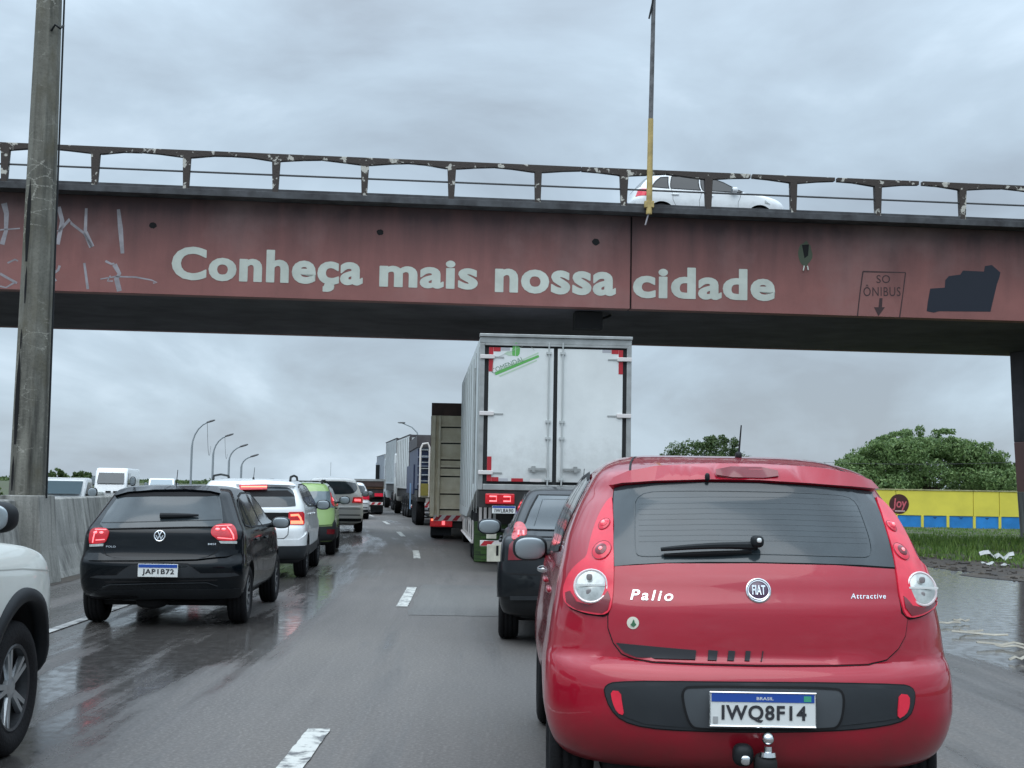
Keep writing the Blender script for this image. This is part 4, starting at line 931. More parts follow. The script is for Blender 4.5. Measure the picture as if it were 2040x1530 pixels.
# litter
M_litter = mat('pale_litter', (0.36, 0.33, 0.27), 0.7, var=0.3, vs=5); M_bag = mat('white_plastic', (0.48, 0.49, 0.48), 0.4, var=0.25, vs=6)
def scrap(name, p, L, W, ang, mt, label, cat, hgt=0.03, seed=0, group=None):
    rn = random.Random(seed); n = 7 if hgt > 0.05 else 4; vs = []; fs = []
    for i in range(n+1):
        t = i/n; w = W*(0.35+0.65*math.sin(math.pi*min(0.95, t+0.08)))*rn.uniform(.6, 1.1); z = 0.012+hgt*rn.random()
        for s in (-1, 0, 1): vs.append(((t-0.5)*L, s*w/2+0.25*W*math.sin(3*t+seed)+rn.uniform(-.05, .05)*W, z+(hgt*0.5 if s == 0 else 0)))
    for i in range(n):
        for k in (0, 1): a = 3*i+k; fs.append((a, a+1, a+4, a+3))
    fs2 = []
    me = bpy.data.meshes.new(name); me.from_pydata(vs, [], fs); o = link(name, me, mt); md = o.modifiers.new('s', 'SOLIDIFY'); md.thickness = 0.006
    o.location = (p.x, p.y, 0); o.rotation_euler = (0, 0, ang); tag(o, label, cat, group); return o
for i, (a, b, L, W, an, lb) in enumerate([(1888, 1248, 0.35, 0.05, 0.2, 'short pale husk on the wet asphalt, nearest the red car'), (1952, 1269, 0.62, 0.09, -0.35, 'long pale palm husk lying on the asphalt right of the red car'), (1995, 1290, 0.55, 0.05, 0.1, 'thin pale husk on the asphalt below the longest one'), (2012, 1294, 0.30, 0.07, -0.5, 'small pale husk right beside the thin one'), (2030, 1319, 0.25, 0.10, 0.3, 'pale scrap at the right edge of the road, lowest of the litter'), (1935, 1262, 0.4, 0.03, 0.5, 'narrow twig crossing the longest palm husk'), (1915, 1242, 0.25, 0.05, 0.3, 'tiny pale flake farthest up the asphalt among the litter')]):
    scrap('litter', gnd(a, b), L*0.9, W*0.55, an, M_litter, lb, 'litter', seed=i)
for i, (a, b, L, W, h, lb) in enumerate([(1985, 1118, 1.3, 0.6, 0.30, 'largest crumpled white plastic bag in the dirt by the grass'), (1968, 1128, 0.5, 0.4, 0.12, 'small white bag lying left of the largest plastic bag'), (2010, 1116, 0.6, 0.4, 0.10, 'flat white plastic scrap right of the largest bag'), (1955, 1112, 0.4, 0.3, 0.06, 'small white scrap at the edge of the grass'), (2005, 1130, 0.8, 0.4, 0.08, 'grey scrap lying in front of the largest plastic bag')]):
    scrap('plastic_litter', gnd(a, b), L*0.55, W*0.45, 0.3*i, M_bag, lb, 'litter', h*0.5, seed=20+i)
rn = random.Random(8); m = MB()
for i in range(900):
    yy = rn.uniform(17, 34); xx = lane_x(yy)+10.2+rn.random()**1.3*5.5; s = 0.012+0.05*rn.random()**2
    mm = Matrix.Translation((xx, yy, 0.0)) @ Matrix.Rotation(rn.uniform(0, 3), 4, 'Z') @ Matrix.Rotation(rn.uniform(-.5, .5), 4, 'X'); m.box((-s, -s*0.7, -s*0.4), (s*0.8, s*0.7, s*0.7), mm)
tag(m.build('roadside_rubble', M_dirt), kind='stuff')
# ================================================================== CARS
def rects(pts): return pts
# ------------------------------------------------------------------ red hatchback (nearest car)
def red_car():
    tab = [(0.30, 0.30, 0.66, 3.80), (0.335, 0.13, 0.77, 3.88), (0.37, 0.075, 0.815, 3.93), (0.42, 0.04, 0.845, 3.96), (0.50, 0.01, 0.868, 3.98), (0.58, 0.0, 0.878, 3.98), (0.66, 0.0, 0.878, 3.97), (0.715, 0.012, 0.876, 3.96), (0.76, 0.035, 0.872, 3.95), (0.79, 0.075, 0.868, 3.93),
           (0.90, 0.085, 0.856, 3.88), (1.00, 0.10, 0.842, 3.80), (1.06, 0.125, 0.832, 3.6), (1.12, 0.145, 0.82, 3.2), (1.18, 0.175, 0.805, 3.0), (1.26, 0.235, 0.785, 2.85), (1.34, 0.305, 0.755, 2.7), (1.42, 0.375, 0.718, 2.55), (1.49, 0.44, 0.678, 2.40), (1.53, 0.455, 0.655, 2.32),
           (1.565, 0.48, 0.628, 2.24), (1.595, 0.60, 0.595, 2.15), (1.625, 0.80, 0.545, 2.05), (1.648, 1.02, 0.48, 1.95), (1.662, 1.25, 0.38, 1.8)]
    def wm(y, z):
        k = 1.0
        if z < 1.0:   # wheel arch flares
            for yc in (0.72, 3.12): k += 0.016*math.exp(-((y-yc)/0.36)**2)*max(0, 1-abs(z-0.62)/0.38)
            k -= 0.012*max(0, min(1, (z-0.25)/0.2))*math.exp(-((y-1.9)/0.7)**2)
        if y > 2.6: k -= 0.05*min(1, (y-2.6)/1.3)
        if z > 1.08: k -= 0.03*min(1, max(0, y-1.0)/1.6)
        return k
    B = Body('red_hatchback_car', (1.045, 5.60), 0.0, tab, r=0.43, n=2.75, rf=0.7, wmod=wm)
    tag(B.root, 'shiny red hatchback with plate IWQ8F14, the nearest car ahead', 'car')
    B.shell(M_red, NZ=110, wheels=[(0.74, 0.33, 0.365), (3.14, 0.33, 0.365)])
    C = crop(1000, 820, 0.5098); r = B.root
    # hatch panel line, glass and lamps
    hatch = B.poly(C([(441, 607), (437, 720), (418, 800), (418, 845), (438, 902), (470, 945), (520, 968), (590, 980), (760, 988), (1000, 994), (1300, 994), (1430, 990), (1500, 968), (1545, 925), (1572, 875), (1580, 812), (1556, 790), (1542, 700), (1531, 618), (1300, 603), (1000, 596), (640, 596)]))
    B.strip('hatch_gap', hatch, 0.011, M_gap, 0.003, closed=True)
    h = B.patch('tailgate', hatch, M_red, 0.007, 0.004, 0.03)
    glass = B.poly(C([(443, 303), (480, 293), (600, 284), (800, 279), (1000, 282), (1200, 293), (1350, 306), (1440, 318), (1462, 372), (1490, 450), (1512, 530), (1531, 612), (1400, 603), (1200, 596), (1000, 592), (800, 591), (640, 594), (520, 600), (441, 607), (441, 450)]))
    B.strip('glass_seal', glass, 0.012, M_gap, 0.005, closed=True)
    gl = B.patch('rear_window', glass, M_glass, 0.009, 0.006, 0.05)
    dl = B.poly(chaikin(C([(520, 322), (700, 314), (1000, 316), (1250, 326), (1375, 340), (1410, 430), (1440, 520), (1440, 572), (1380, 572), (1000, 560), (700, 562), (540, 572), (520, 550), (520, 430)]), 2))
    B.strip('defroster_frame', dl, 0.0035, M_line, 0.0115, closed=True, parent=gl)
    for k in range(9):
        yy = 340+k*21
        B.strip('defroster_line', B.poly(C([(535, yy+4), (800, yy), (1100, yy+2), (1395+k*4, yy+12)])), 0.0011, M_line, 0.0112, parent=gl)
    # spoiler lip and brake light
    sp = B.poly(C([(430, 302), (447, 272), (500, 250), (600, 236), (800, 227), (1000, 229), (1200, 240), (1350, 258), (1425, 283), (1452, 312), (1440, 314), (1350, 302), (1200, 289), (1000, 278), (800, 275), (600, 280), (480, 290), (446, 300)]))
    so = B.patch('spoiler', sp, M_red, 0.030, 0.034, 0.05)
    br_ = B.poly(C([(832, 240), (1070, 244), (1075, 273), (835, 268)])); B.patch('high_brake_light', br_, M_lampD, 0.034, 0.008, 0.04, sm=1)
    x, z = B.px(*C([(798, 256)])[0]); superell('washer_nozzle', tuple(B.P(B.qx(x, z), z)+Vector((0, -0.035, 0))), 0.011, 0.014, 0.018, M_trim, r)
    # tail lamps
    for side, pts in ((-1, [(437, 338), (418, 352), (396, 385), (374, 430), (356, 485), (344, 535), (336, 572), (312, 590), (288, 612), (264, 645), (247, 695), (250, 742), (275, 768), (330, 788), (396, 797), (424, 782), (434, 745), (439, 690), (441, 607), (441, 450)]),
                      (1, [(1450, 338), (1474, 348), (1506, 380), (1540, 425), (1572, 482), (1596, 535), (1615, 578), (1640, 604), (1664, 636), (1686, 672), (1694, 715), (1690, 752), (1668, 780), (1630, 800), (1592, 808), (1568, 796), (1553, 745), (1543, 695), (1531, 607), (1490, 450)])):
        lp_ = B.poly(C(pts))
        B.strip('lamp_seal', lp_, 0.012, M_gap, 0.004, closed=True)
        la = B.patch('tail_lamp', chaikin(lp_, 1), M_lamp, 0.014, 0.016, 0.045)
        low = B.poly(C([(258, 712), (262, 748), (300, 775), (396, 790), (418, 776), (428, 735), (418, 705), (390, 745), (350, 758), (300, 745), (275, 705)] if side < 0 else [(1560, 725), (1568, 770), (1592, 800), (1630, 792), (1668, 772), (1686, 745), (1688, 715), (1675, 745), (1640, 770), (1595, 762), (1572, 735)]))
        B.patch('dark_lens', low, M_lampD, 0.0175, 0.003, 0.025, parent=la)
        for (cx, cy, rr, hot) in (((404, 447, 30, 0), (394, 548, 44, 1)) if side < 0 else ((1514, 455, 28, 0), (1552, 553, 40, 1))):
            x, z = B.px(*C([(cx, cy)])[0]); q = B.qx(x, z); R = rr*0.5098/468
            B.disc('round_lens', q, z, R*(0.9 if hot else 0.8), R, M_lamp, 0.016, 0.010, la, ring=(M_lampD, 0.0016))
            B.disc('lens_step', q, z, R*0.55, R*0.6, M_lampD if hot else M_lamp, 0.024, 0.006, la)
            B.disc('bulb', q, z, 0.0085, 0.0085, M_hot, 0.030, 0.006, la)
        cx, cy, rx, ry = ((350, 690, 64, 65) if side < 0 else (1628, 700, 58, 66)); x, z = B.px(*C([(cx, cy)])[0]); q = B.qx(x, z)
        tilt = B.N(q*0.55, z)
        cl = B.disc('clear_lens', q, z, rx*0.5098/468, ry*0.5098/468, M_clear, 0.034, 0.012, la, ring=(M_lensring, 0.0055), tilt=tilt)
        c_ = B.P(q, z)+Vector(tilt)*0.049
        box('lens_divider', (c_.x-0.062, c_.y-0.002, c_.z-0.004), (c_.x+0.062, c_.y+0.004, c_.z+0.004), M_plate, la)
        for dz in (0.034, -0.03):
            sg_ = -0.004*side; superell('lamp_cup', (c_.x-0.006, c_.y-0.001, c_.z+dz), 0.013, 0.004, 0.014, mat('lens_inner', (0.24, 0.22, 0.22), 0.3), la)
    # decals at the foot of the tailgate
    for k, (pts, m_) in enumerate([([(448, 903), (560, 914), (758, 932), (755, 976), (600, 972), (530, 962), (480, 940)], M_decal), ([(806, 931), (842, 934), (838, 980), (803, 979)], M_decal), ([(884, 933), (910, 935), (905, 981), (879, 980)], M_decal), ([(951, 934), (970, 935), (966, 982), (947, 981)], M_decal), ([(1016, 935), (1020, 935), (1014, 983), (1009, 983)], M_decal)]):
        B.patch('stripe_decal', B.poly(C(pts)), m_, 0.0135, 0.006, 0.02)
    # bumper insert
    ins = B.poly(C([(402, 1092), (410, 1072), (440, 1060), (600, 1056), (1000, 1061), (1300, 1063), (1560, 1069), (1600, 1080), (1611, 1104), (1606, 1150), (1590, 1188), (1545, 1214), (1420, 1235), (1250, 1246), (1000, 1250), (720, 1244), (560, 1232), (470, 1205), (425, 1158)]))
    ins = chaikin(ins, 1)
    B.strip('insert_gap', ins, 0.012, M_gap, 0.003, closed=True)
    o = B.patch('bumper_insert', ins, M_trim2, 0.006, 0.004, 0.05)
    inner = B.poly(C([(424, 1098), (440, 1080), (600, 1074), (1000, 1076), (1300, 1078), (1560, 1086), (1585, 1100), (1588, 1145), (1572, 1178), (1530, 1200), (1250, 1232), (1000, 1238), (720, 1232), (560, 1218), (480, 1190), (442, 1150)]))
    B.patch('insert_panel', inner, mat('insert_grey', (0.022, 0.026, 0.030), 0.42, spec=0.45, var=0.1, vs=7), 0.0085, 0.003, 0.05, parent=o)
    rec = B.poly(chaikin(C([(702, 1082), (760, 1076), (1000, 1078), (1280, 1082), (1334, 1092), (1330, 1180), (1312, 1228), (1280, 1238), (1000, 1241), (770, 1238), (735, 1225), (712, 1160)]), 2))
    B.patch('plate_recess', rec, mat('recess_grey', (0.060, 0.068, 0.075), 0.45), 0.0105, 0.003, 0.05, parent=o)
    B.strip('recess_edge', rec, 0.010, M_gap, 0.012, closed=True, parent=o)
    for pts in ([(427, 1088), (466, 1092), (472, 1140), (481, 1186), (452, 1174), (435, 1135)], [(1547, 1102), (1586, 1106), (1586, 1150), (1572, 1182), (1540, 1200), (1542, 1150)]):
        B.patch('reflector', B.poly(C(pts)), M_lamp, 0.014, 0.006, 0.03, sm=1)
    x0, z0 = B.px(*C([(1012, 1158)])[0]); y0 = B.P(B.qx(x0, z0), z0).y-0.035
    sc = 2700/(5.6+y0)
    plate(r, (x0, y0, z0), 408*0.5098/sc, 128*0.5098/sc, 'IWQ8F14')
    # badge, lettering, sticker
    x, z = B.px(*C([(1000, 702)])[0]); q = B.qx(x, z); R = 44*0.5098/468
    bd = B.disc('badge', q, z, R, R, M_badge, 0.012, 0.006, ring=(M_chrome, 0.0055)); B.text('badge_lettering', 'FIAT', x, z, R*1.15, R*0.85, M_chrome, 0.022, 0.02, parent=bd)
    B.strip('badge_ring', [(q+math.cos(a)*R*0.80/0.93, z+math.sin(a)*R*0.80) for a in [2*math.pi*k/30 for k in range(30)]], 0.003, M_chrome, 0.019, closed=True, parent=bd)
    def lab(txt, a, b, c, d, nm, bold, shear, sp=1.0, mt=M_chrome):
        p0 = B.px(*C([(a, d)])[0]); p1 = B.px(*C([(b, c)])[0]); B.text(nm, txt, (p0[0]+p1[0])/2, (p0[1]+p1[1])/2, p1[0]-p0[0], p1[1]-p0[1], mt, 0.010, bold, shear, spacing=sp)
    lab('Palio', 503, 668, 702, 738, 'model_lettering', 0.012, 0.25, 1.3); lab('Attractive', 1360, 1494, 713, 734, 'trim_lettering', 0.01, 0.15, 1.2)
    x, z = B.px(*C([(513, 826)])[0]); st = B.disc('round_sticker', B.qx(x, z), z, 0.0255, 0.0255, mat('sticker_cream', (0.62, 0.60, 0.5), 0.5), 0.009, 0.001)
    MB().prism([(x-0.013, z-0.006), (x, z-0.016), (x+0.013, z-0.006), (x+0.006, z+0.002), (x, z+0.017), (x-0.006, z+0.002)], B.P(B.qx(x, z), z).y-0.014, B.P(B.qx(x, z), z).y-0.010).build('sticker_emblem', mat('emblem_green', (0.05, 0.16, 0.08), 0.5), st)
    # wiper
    xa, za = B.px(*C([(990, 540)])[0]); xb, zb = B.px(*C([(622, 553)])[0])
    def on(x, z, o_): return B.P(B.qx(x, z), z)+B.N(B.qx(x, z), z)*o_
    MB().tube([on(xa+(xb-xa)*t, za+(zb-za)*t-0.004, 0.035+0.012*math.sin(math.pi*t)) for t in [k/8 for k in range(9)]], [0.020, 0.018, 0.016, 0.015, 0.014, 0.013, 0.012, 0.011, 0.009], 8).build('wiper', M_trim, r, True)
    MB().tube([on(xa+(xb-xa)*t+0.01, za+(zb-za)*t-0.018, 0.020) for t in [0.08, 0.35, 0.7, 1.0]], [0.008, 0.011, 0.011, 0.007], 6).build('wiper_blade', M_gap, r, True)
    c_ = on(xa, za+0.002, 0.055); superell('wiper_hub', tuple(c_), 0.028, 0.03, 0.026, M_trim, r); superell('washer_tip', tuple(c_+Vector((0.004, -0.03, 0.006))), 0.010, 0.008, 0.010, M_plate, r)
    # roof seam and antenna
    for sg in (-1, 1):
        B.strip('roof_seam', [(B.qx(sg*x_, z_), z_) for x_, z_ in ((0.50, 1.565), (0.485, 1.60), (0.455, 1.63), (0.42, 1.65))], 0.010, M_gap, 0.003)
    a_ = C([(908, 182)])[0]; antenna(r, (a_[0]-1020)/2700*(5.6+1.15)-1.045+0.02, 1.12, 1.650, 0.165, -0.05)
    o_ = r.children
    # side glass and pillars, both flanks
    for sg in (-1, 1):
        q = lambda y, z: (B.qy(y, z, sg), z)
        B.patch('side_window', [q(0.95, 1.20), q(1.75, 1.16), q(2.55, 1.13), q(2.95, 1.14), q(2.5, 1.40), q(2.2, 1.54), q(1.75, 1.565), q(1.10, 1.53), q(0.92, 1.40)], M_glass2, 0.004, 0.004, 0.09)
        B.strip('window_frame', [q(0.95, 1.20), q(1.75, 1.16), q(2.55, 1.13), q(2.95, 1.14), q(2.5, 1.40), q(2.2, 1.54), q(1.75, 1.565), q(1.10, 1.53), q(0.92, 1.40)], 0.03, M_trim, 0.007, closed=True)
        B.strip('pillar', [q(1.78, 1.16), q(1.74, 1.56)], 0.07, M_trim, 0.009)
        B.strip('door_gap', [q(1.80, 1.15), q(1.82, 0.60), q(1.80, 0.40)], 0.008, M_gap, 0.003); B.strip('door_gap', [q(1.05, 1.18), q(1.15, 0.85), q(1.45, 0.55), q(1.5, 0.40)], 0.008, M_gap, 0.003)
        B.strip('door_gap', [q(2.85, 1.1), q(2.75, 0.6), q(2.72, 0.40)], 0.008, M_gap, 0.003)
        superell('door_handle', tuple(B.P(*q(1.30, 0.98))+Vector((sg*0.003, 0, 0))), 0.014, 0.10, 0.018, M_red, r); superell('door_handle', tuple(B.P(*q(2.15, 0.97))+Vector((sg*0.003, 0, 0))), 0.014, 0.10, 0.018, M_red, r)
    # mirrors
    mc = at(1056, 1092, 5.6+2.62); mx_, mz = mc.x-1.045, mc.z
    sh = mirror_part(r, mx_, 2.62, mz, -1, 0.105, 0.077); superell('mirror_foot', (mx_+0.10, 2.66, mz-0.125), 0.055, 0.06, 0.022, M_chrome, sh)
    mirror_part(r, -mx_-0.02, 2.62, mz, 1, 0.105, 0.077)
    # wheels, tow hitch, exhaust, underbody
    for sg in (-1, 1):
        for y in (0.74, 3.14): wheel(r, sg*0.755, y, 0.32, 0.19, 'steel', sg)
    box('underbody', (-0.62, 0.25, 0.22), (0.62, 3.7, 0.36), M_under, r, bevel=0.03)
    X = lambda a, b: B.px(*C([(a, b)])[0])
    bx, bz = X(1027, 1266); hz = X(1027, 1320)[1]
    hit = MB().tube([(bx, -0.06, bz-0.03), (bx, -0.06, hz)], [0.016, 0.018], 12).build('tow_hitch', M_chrome, r, True)
    superell('hitch_ball', (bx, -0.06, bz), 0.025, 0.025, 0.025, M_chrome, hit, 2.0); MB().lathe([(-0.01, 0.001), (-0.01, 0.035), (0.008, 0.032), (0.012, 0.001)], 20, 'z', (bx, -0.06, hz)).build('hitch_flange', M_chrome, hit, True)
    superell('hitch_neck', (bx-0.005, -0.03, hz-0.045), 0.045, 0.07, 0.040, M_under, hit); box('hitch_bar', (bx-0.03, -0.03, hz-0.1), (bx+0.03, 0.6, hz-0.04), M_under, hit, bevel=0.008)
    sx, sz = X(932, 1330); so_ = superell('tow_socket', (sx, -0.02, sz), 0.042, 0.045, 0.045, M_trim, r); superell('socket_plug', (sx+0.004, -0.062, sz-0.014), 0.02, 0.012, 0.02, M_chrome, so_)
    MB().tube([(0.27, 0.9, 0.29), (0.33, 0.5, 0.29)], 0.05, 14).tube([(0.33, 0.5, 0.29), (0.38, 0.12, 0.285)], 0.028, 12).build('exhaust', M_alloy, r, True)
    superell('muffler', (0.40, 0.45, 0.30), 0.24, 0.12, 0.08, M_alloy, r)
    return B
RB = red_car()
# ------------------------------------------------------------------ generic side glazing
def sides(B, wins, gaps=(), handles=(), body=None, sg_list=(-1, 1), frame=0.024, glass=None, pillars=()):
    for sg in sg_list:
        q = lambda y, z: (B.qy(y, z, sg), z)
        for w in wins:
            B.patch('side_window', [q(*p) for p in w], glass or M_glass2, 0.004, 0.004, 0.10); B.strip('window_frame', [q(*p) for p in w], frame, M_trim, 0.006, closed=True)
        for g in gaps: B.strip('door_gap', [q(*p) for p in g], 0.008, M_gap, 0.003)
        for p in pillars: B.strip('pillar', [q(*t) for t in p], 0.07, M_trim, 0.009)
        for (y, z) in handles: superell('door_handle', tuple(B.P(*q(y, z))+Vector((sg*0.015, 0, 0))), 0.018, 0.10, 0.018, body or M_trim, B.root)
def four_wheels(B, x, ys, R, wd, style):
    for sg in (-1, 1):
        for y in ys: wheel(B.root, sg*x, y, R, wd, style, sg)
    box('underbody', (-x+0.08, ys[0]-0.2, R*0.62), (x-0.08, ys[1]+0.3, R*1.15), M_under, B.root, bevel=0.03)
# ------------------------------------------------------------------ black hatchback, left lane
def black_hatch():
    tab = [(0.25, 0.30, 0.66, 3.8), (0.29, 0.12, 0.80, 3.92), (0.35, 0.06, 0.845, 3.98), (0.45, 0.03, 0.865, 4.0), (0.55, 0.01, 0.87, 4.02), (0.63, 0.0, 0.868, 4.02), (0.68, 0.02, 0.862, 4.0), (0.72, 0.055, 0.858, 3.98), (0.80, 0.075, 0.856, 3.95), (0.90, 0.085, 0.85, 3.8), (0.97, 0.10, 0.835, 3.5), (1.01, 0.135, 0.815, 3.25), (1.06, 0.175, 0.785, 3.1),
           (1.14, 0.26, 0.745, 2.9), (1.22, 0.345, 0.705, 2.75), (1.30, 0.425, 0.665, 2.58), (1.34, 0.46, 0.642, 2.5), (1.37, 0.50, 0.62, 2.42), (1.395, 0.64, 0.59, 2.3), (1.415, 0.85, 0.54, 2.15), (1.428, 1.1, 0.46, 2.0), (1.435, 1.35, 0.36, 1.8)]
    def wm(y, z):
        k = 1.0
        if z < 0.95:
            for yc in (0.70, 3.27): k += 0.016*math.exp(-((y-yc)/0.36)**2)*max(0, 1-abs(z-0.6)/0.36)
            k -= 0.014*math.exp(-((y-1.95)/0.7)**2)
        if y > 2.8: k -= 0.05*min(1, (y-2.8)/1.2)
        if z > 1.0: k -= 0.03*min(1, max(0, y-1.2)/1.5)
        return k
    org = (-3.535, 13.72); tab = [(t[0], t[1], t[2]*0.965, t[3]) for t in tab]
    B = Body('black_hatchback_car', org, rad(3.2), tab, r=0.40, n=3.0, rf=0.7, wmod=wm); r = B.root
    tag(r, 'black hatchback with plate JAP1B72 and lit tail lamps in the left lane', 'car')
    B.shell(M_black, NZ=90, wheels=[(0.72, 0.31, 0.35), (3.28, 0.31, 0.35)])
    C = crop(140, 940, 0.2092)
    hatch = B.poly(C([(300, 470), (340, 545), (372, 620), (330, 690), (318, 745), (340, 790), (400, 818), (520, 826), (900, 828), (1200, 826), (1300, 812), (1370, 775), (1412, 735), (1404, 680), (1365, 635), (1340, 580), (1385, 535), (1450, 500)]))
    B.strip('hatch_gap', hatch, 0.008, M_gap, 0.002, closed=True)
    gl = B.poly(C([(455, 248), (520, 232), (850, 232), (1300, 232), (1418, 226), (1440, 350), (1452, 470), (1440, 527), (1100, 530), (600, 540), (330, 546), (285, 500), (360, 372)]))
    B.patch('rear_window', gl, M_glass, 0.006, 0.005, 0.07)
    B.strip('glass_gap', B.poly(C([(335, 546), (700, 539), (1100, 530), (1440, 527)])), 0.012, M_gap, 0.009)
    B.strip('window_edge', B.poly(C([(300, 487), (850, 474), (1440, 460)])), 0.005, M_trim, 0.008)
    B.strip('window_edge', B.poly(C([(1400, 232), (1430, 350), (1445, 480)])), 0.006, M_line, 0.008)
    sp = B.poly(C([(440, 248), (470, 205), (560, 178), (850, 165), (1250, 162), (1400, 170), (1425, 205), (1420, 225), (1330, 205), (1100, 192), (800, 194), (560, 212), (470, 238)]))
    B.patch('spoiler', sp, M_black, 0.035, 0.04, 0.06)
    B.patch('spoiler_shadow_gap', B.poly(C([(460, 246), (560, 214), (800, 200), (1100, 198), (1330, 208), (1410, 226), (1300, 236), (800, 236)])), M_gap, 0.010, 0.003, 0.07)
    for side, pts, st in ((-1, [(186, 650), (192, 578), (215, 545), (260, 537), (340, 540), (372, 560), (372, 590), (350, 650), (325, 680), (190, 690)], [(222, 675), (232, 620), (245, 578), (262, 568)]), (1, [(1335, 570), (1355, 530), (1400, 505), (1450, 498), (1530, 498), (1565, 530), (1582, 590), (1585, 650), (1540, 660), (1410, 655), (1375, 625), (1345, 605)], [(1490, 530), (1518, 560), (1545, 605), (1548, 642)])):
        la = B.patch('tail_lamp', B.poly(C(pts)), M_lampL, 0.012, 0.014, 0.05, sm=1)
        P_ = B.poly(C(st)); B.strip('light_bar', P_, 0.016, M_hot, 0.015, closed=False, parent=la)
        for ln in ([[(245, 553), (350, 555)], [(250, 650), (335, 645)]] if side < 0 else [[(1385, 522), (1530, 515)], [(1400, 628), (1535, 640)]]): B.strip('light_bar', B.poly(C(ln)), 0.009, M_orange if False else M_hot, 0.015, parent=la)
        a_ = C([(275, 580)] if side < 0 else [(1430, 553)])[0]
        for dx in (-6, 6):
            x, z = B.px(a_[0]+dx, a_[1]); B.disc('bulb', B.qx(x, z), z, 0.022, 0.012, M_hot, 0.017, 0.003, la)
        low = B.poly(C([(190, 692), (320, 684), (318, 708), (192, 714)] if side < 0 else [(1412, 660), (1582, 660), (1580, 685), (1430, 682)])); B.patch('reverse_lens', low, M_clear, 0.012, 0.01, 0.05, parent=la)
    # bumper creases: bright edge and lower grooves
    B.patch('bumper_shelf', B.poly(C([(178, 775), (300, 775), (345, 810), (420, 830), (900, 833), (1280, 830), (1380, 790), (1450, 742), (1600, 745), (1606, 770), (1480, 812), (1200, 842), (900, 846), (500, 850), (180, 848)])), M_black, 0.018, 0.016, 0.06)
    ins = B.poly(C([(440, 985), (500, 935), (585, 885), (700, 874), (900, 868), (1120, 878), (1180, 925), (1240, 968), (1560, 962), (1608, 985), (1500, 1000), (900, 1010), (300, 1014), (190, 1005), (250, 990)])); B.strip('recess_edge', ins, 0.012, M_gap, 0.003, closed=True); B.patch('plate_recess', ins, M_trim2, 0.004, 0.003, 0.06)
    B.strip('bumper_groove', B.poly(C([(330, 1045), (900, 1040), (1400, 1030)])), 0.018, M_gap, 0.004); B.strip('bumper_groove', B.poly(C([(310, 1095), (380, 1072), (900, 1058), (1300, 1052), (1400, 1085)])), 0.010, M_trim2, 0.012)
    B.patch('lower_trim', B.poly(C([(150, 1130), (900, 1115), (1620, 1105), (1610, 1190), (900, 1205), (160, 1200)])), M_trim, 0.006, 0.005, 0.06)
    x0, z0 = B.px(*C([(840, 938)])[0]); y0 = B.P(B.qx(x0, z0), z0).y-0.03; s = 2700/(org[1]+y0)
    plate(r, (x0, y0, z0), 372*.2092/s, 122*.2092/s, 'JAP1B72', fancy=False)
    x, z = B.px(*C([(853, 612)])[0]); bd = B.disc('badge', B.qx(x, z), z, 0.052, 0.052, M_gap, 0.010, 0.003, ring=(M_chrome, 0.0075))
    B.text('badge_letter', 'V', x, z+0.022, 0.05, 0.04, M_chrome, 0.018, 0.02, parent=bd); B.text('badge_letter', 'W', x, z-0.016, 0.075, 0.045, M_chrome, 0.018, 0.02, parent=bd)
    x, z = B.px(*C([(390, 712)])[0]); B.text('model_lettering', 'POLO', x, z, 0.10, 0.018, M_chrome, 0.008, 0.01)
    x, z = B.px(*C([(1348, 688)])[0]); B.text('trim_lettering', 'MSI', x, z, 0.075, 0.018, M_chrome, 0.008, 0.02)
    on = lambda x, z, o_: B.P(B.qx(x, z), z)+B.N(B.qx(x, z), z)*o_
    xa, za = B.px(*C([(858, 437)])[0]); xb, zb = B.px(*C([(1222, 434)])[0])
    MB().tube([on(xa+(xb-xa)*t, za+(zb-za)*t, 0.03) for t in (0, .3, .7, 1)], [0.03, 0.028, 0.022, 0.012], 8).build('wiper', M_trim, r, True)
    antenna(r, 0.02, 0.75, 1.40, 0.20, 0.05)
    w1 = [(0.62, 1.03), (0.95, 1.00), (1.0, 1.30), (0.78, 1.24)]; w2 = [(1.02, 1.0), (1.85, 0.985), (1.82, 1.355), (1.4, 1.355), (1.08, 1.32)]; w3 = [(1.92, 0.985), (2.75, 0.98), (2.95, 1.0), (2.55, 1.22), (2.2, 1.345), (1.9, 1.355)]
    sides(B, [w1, w2, w3], [[(1.88, 0.97), (1.9, 0.5), (1.86, 0.33)], [(1.05, 0.97), (1.15, 0.75), (1.4, 0.5), (1.42, 0.33)], [(2.9, 0.97), (2.8, 0.5), (2.76, 0.33)]], [(1.25, 0.86), (2.1, 0.85)], M_black)
    four_wheels(B, 0.735, (0.72, 3.28), 0.305, 0.195, 'alloy')
    for sg in (-1, 1): mirror_part(r, sg*0.93, 2.62, 1.00, sg, 0.11, 0.07, M_black)
    MB().tube([(-0.18, 1.2, 0.24), (-0.2, 0.4, 0.22)], 0.045, 10).build('exhaust', M_under, r, True); superell('muffler', (-0.12, 0.42, 0.24), 0.16, 0.14, 0.07, M_under, r)
    return B
black_hatch()
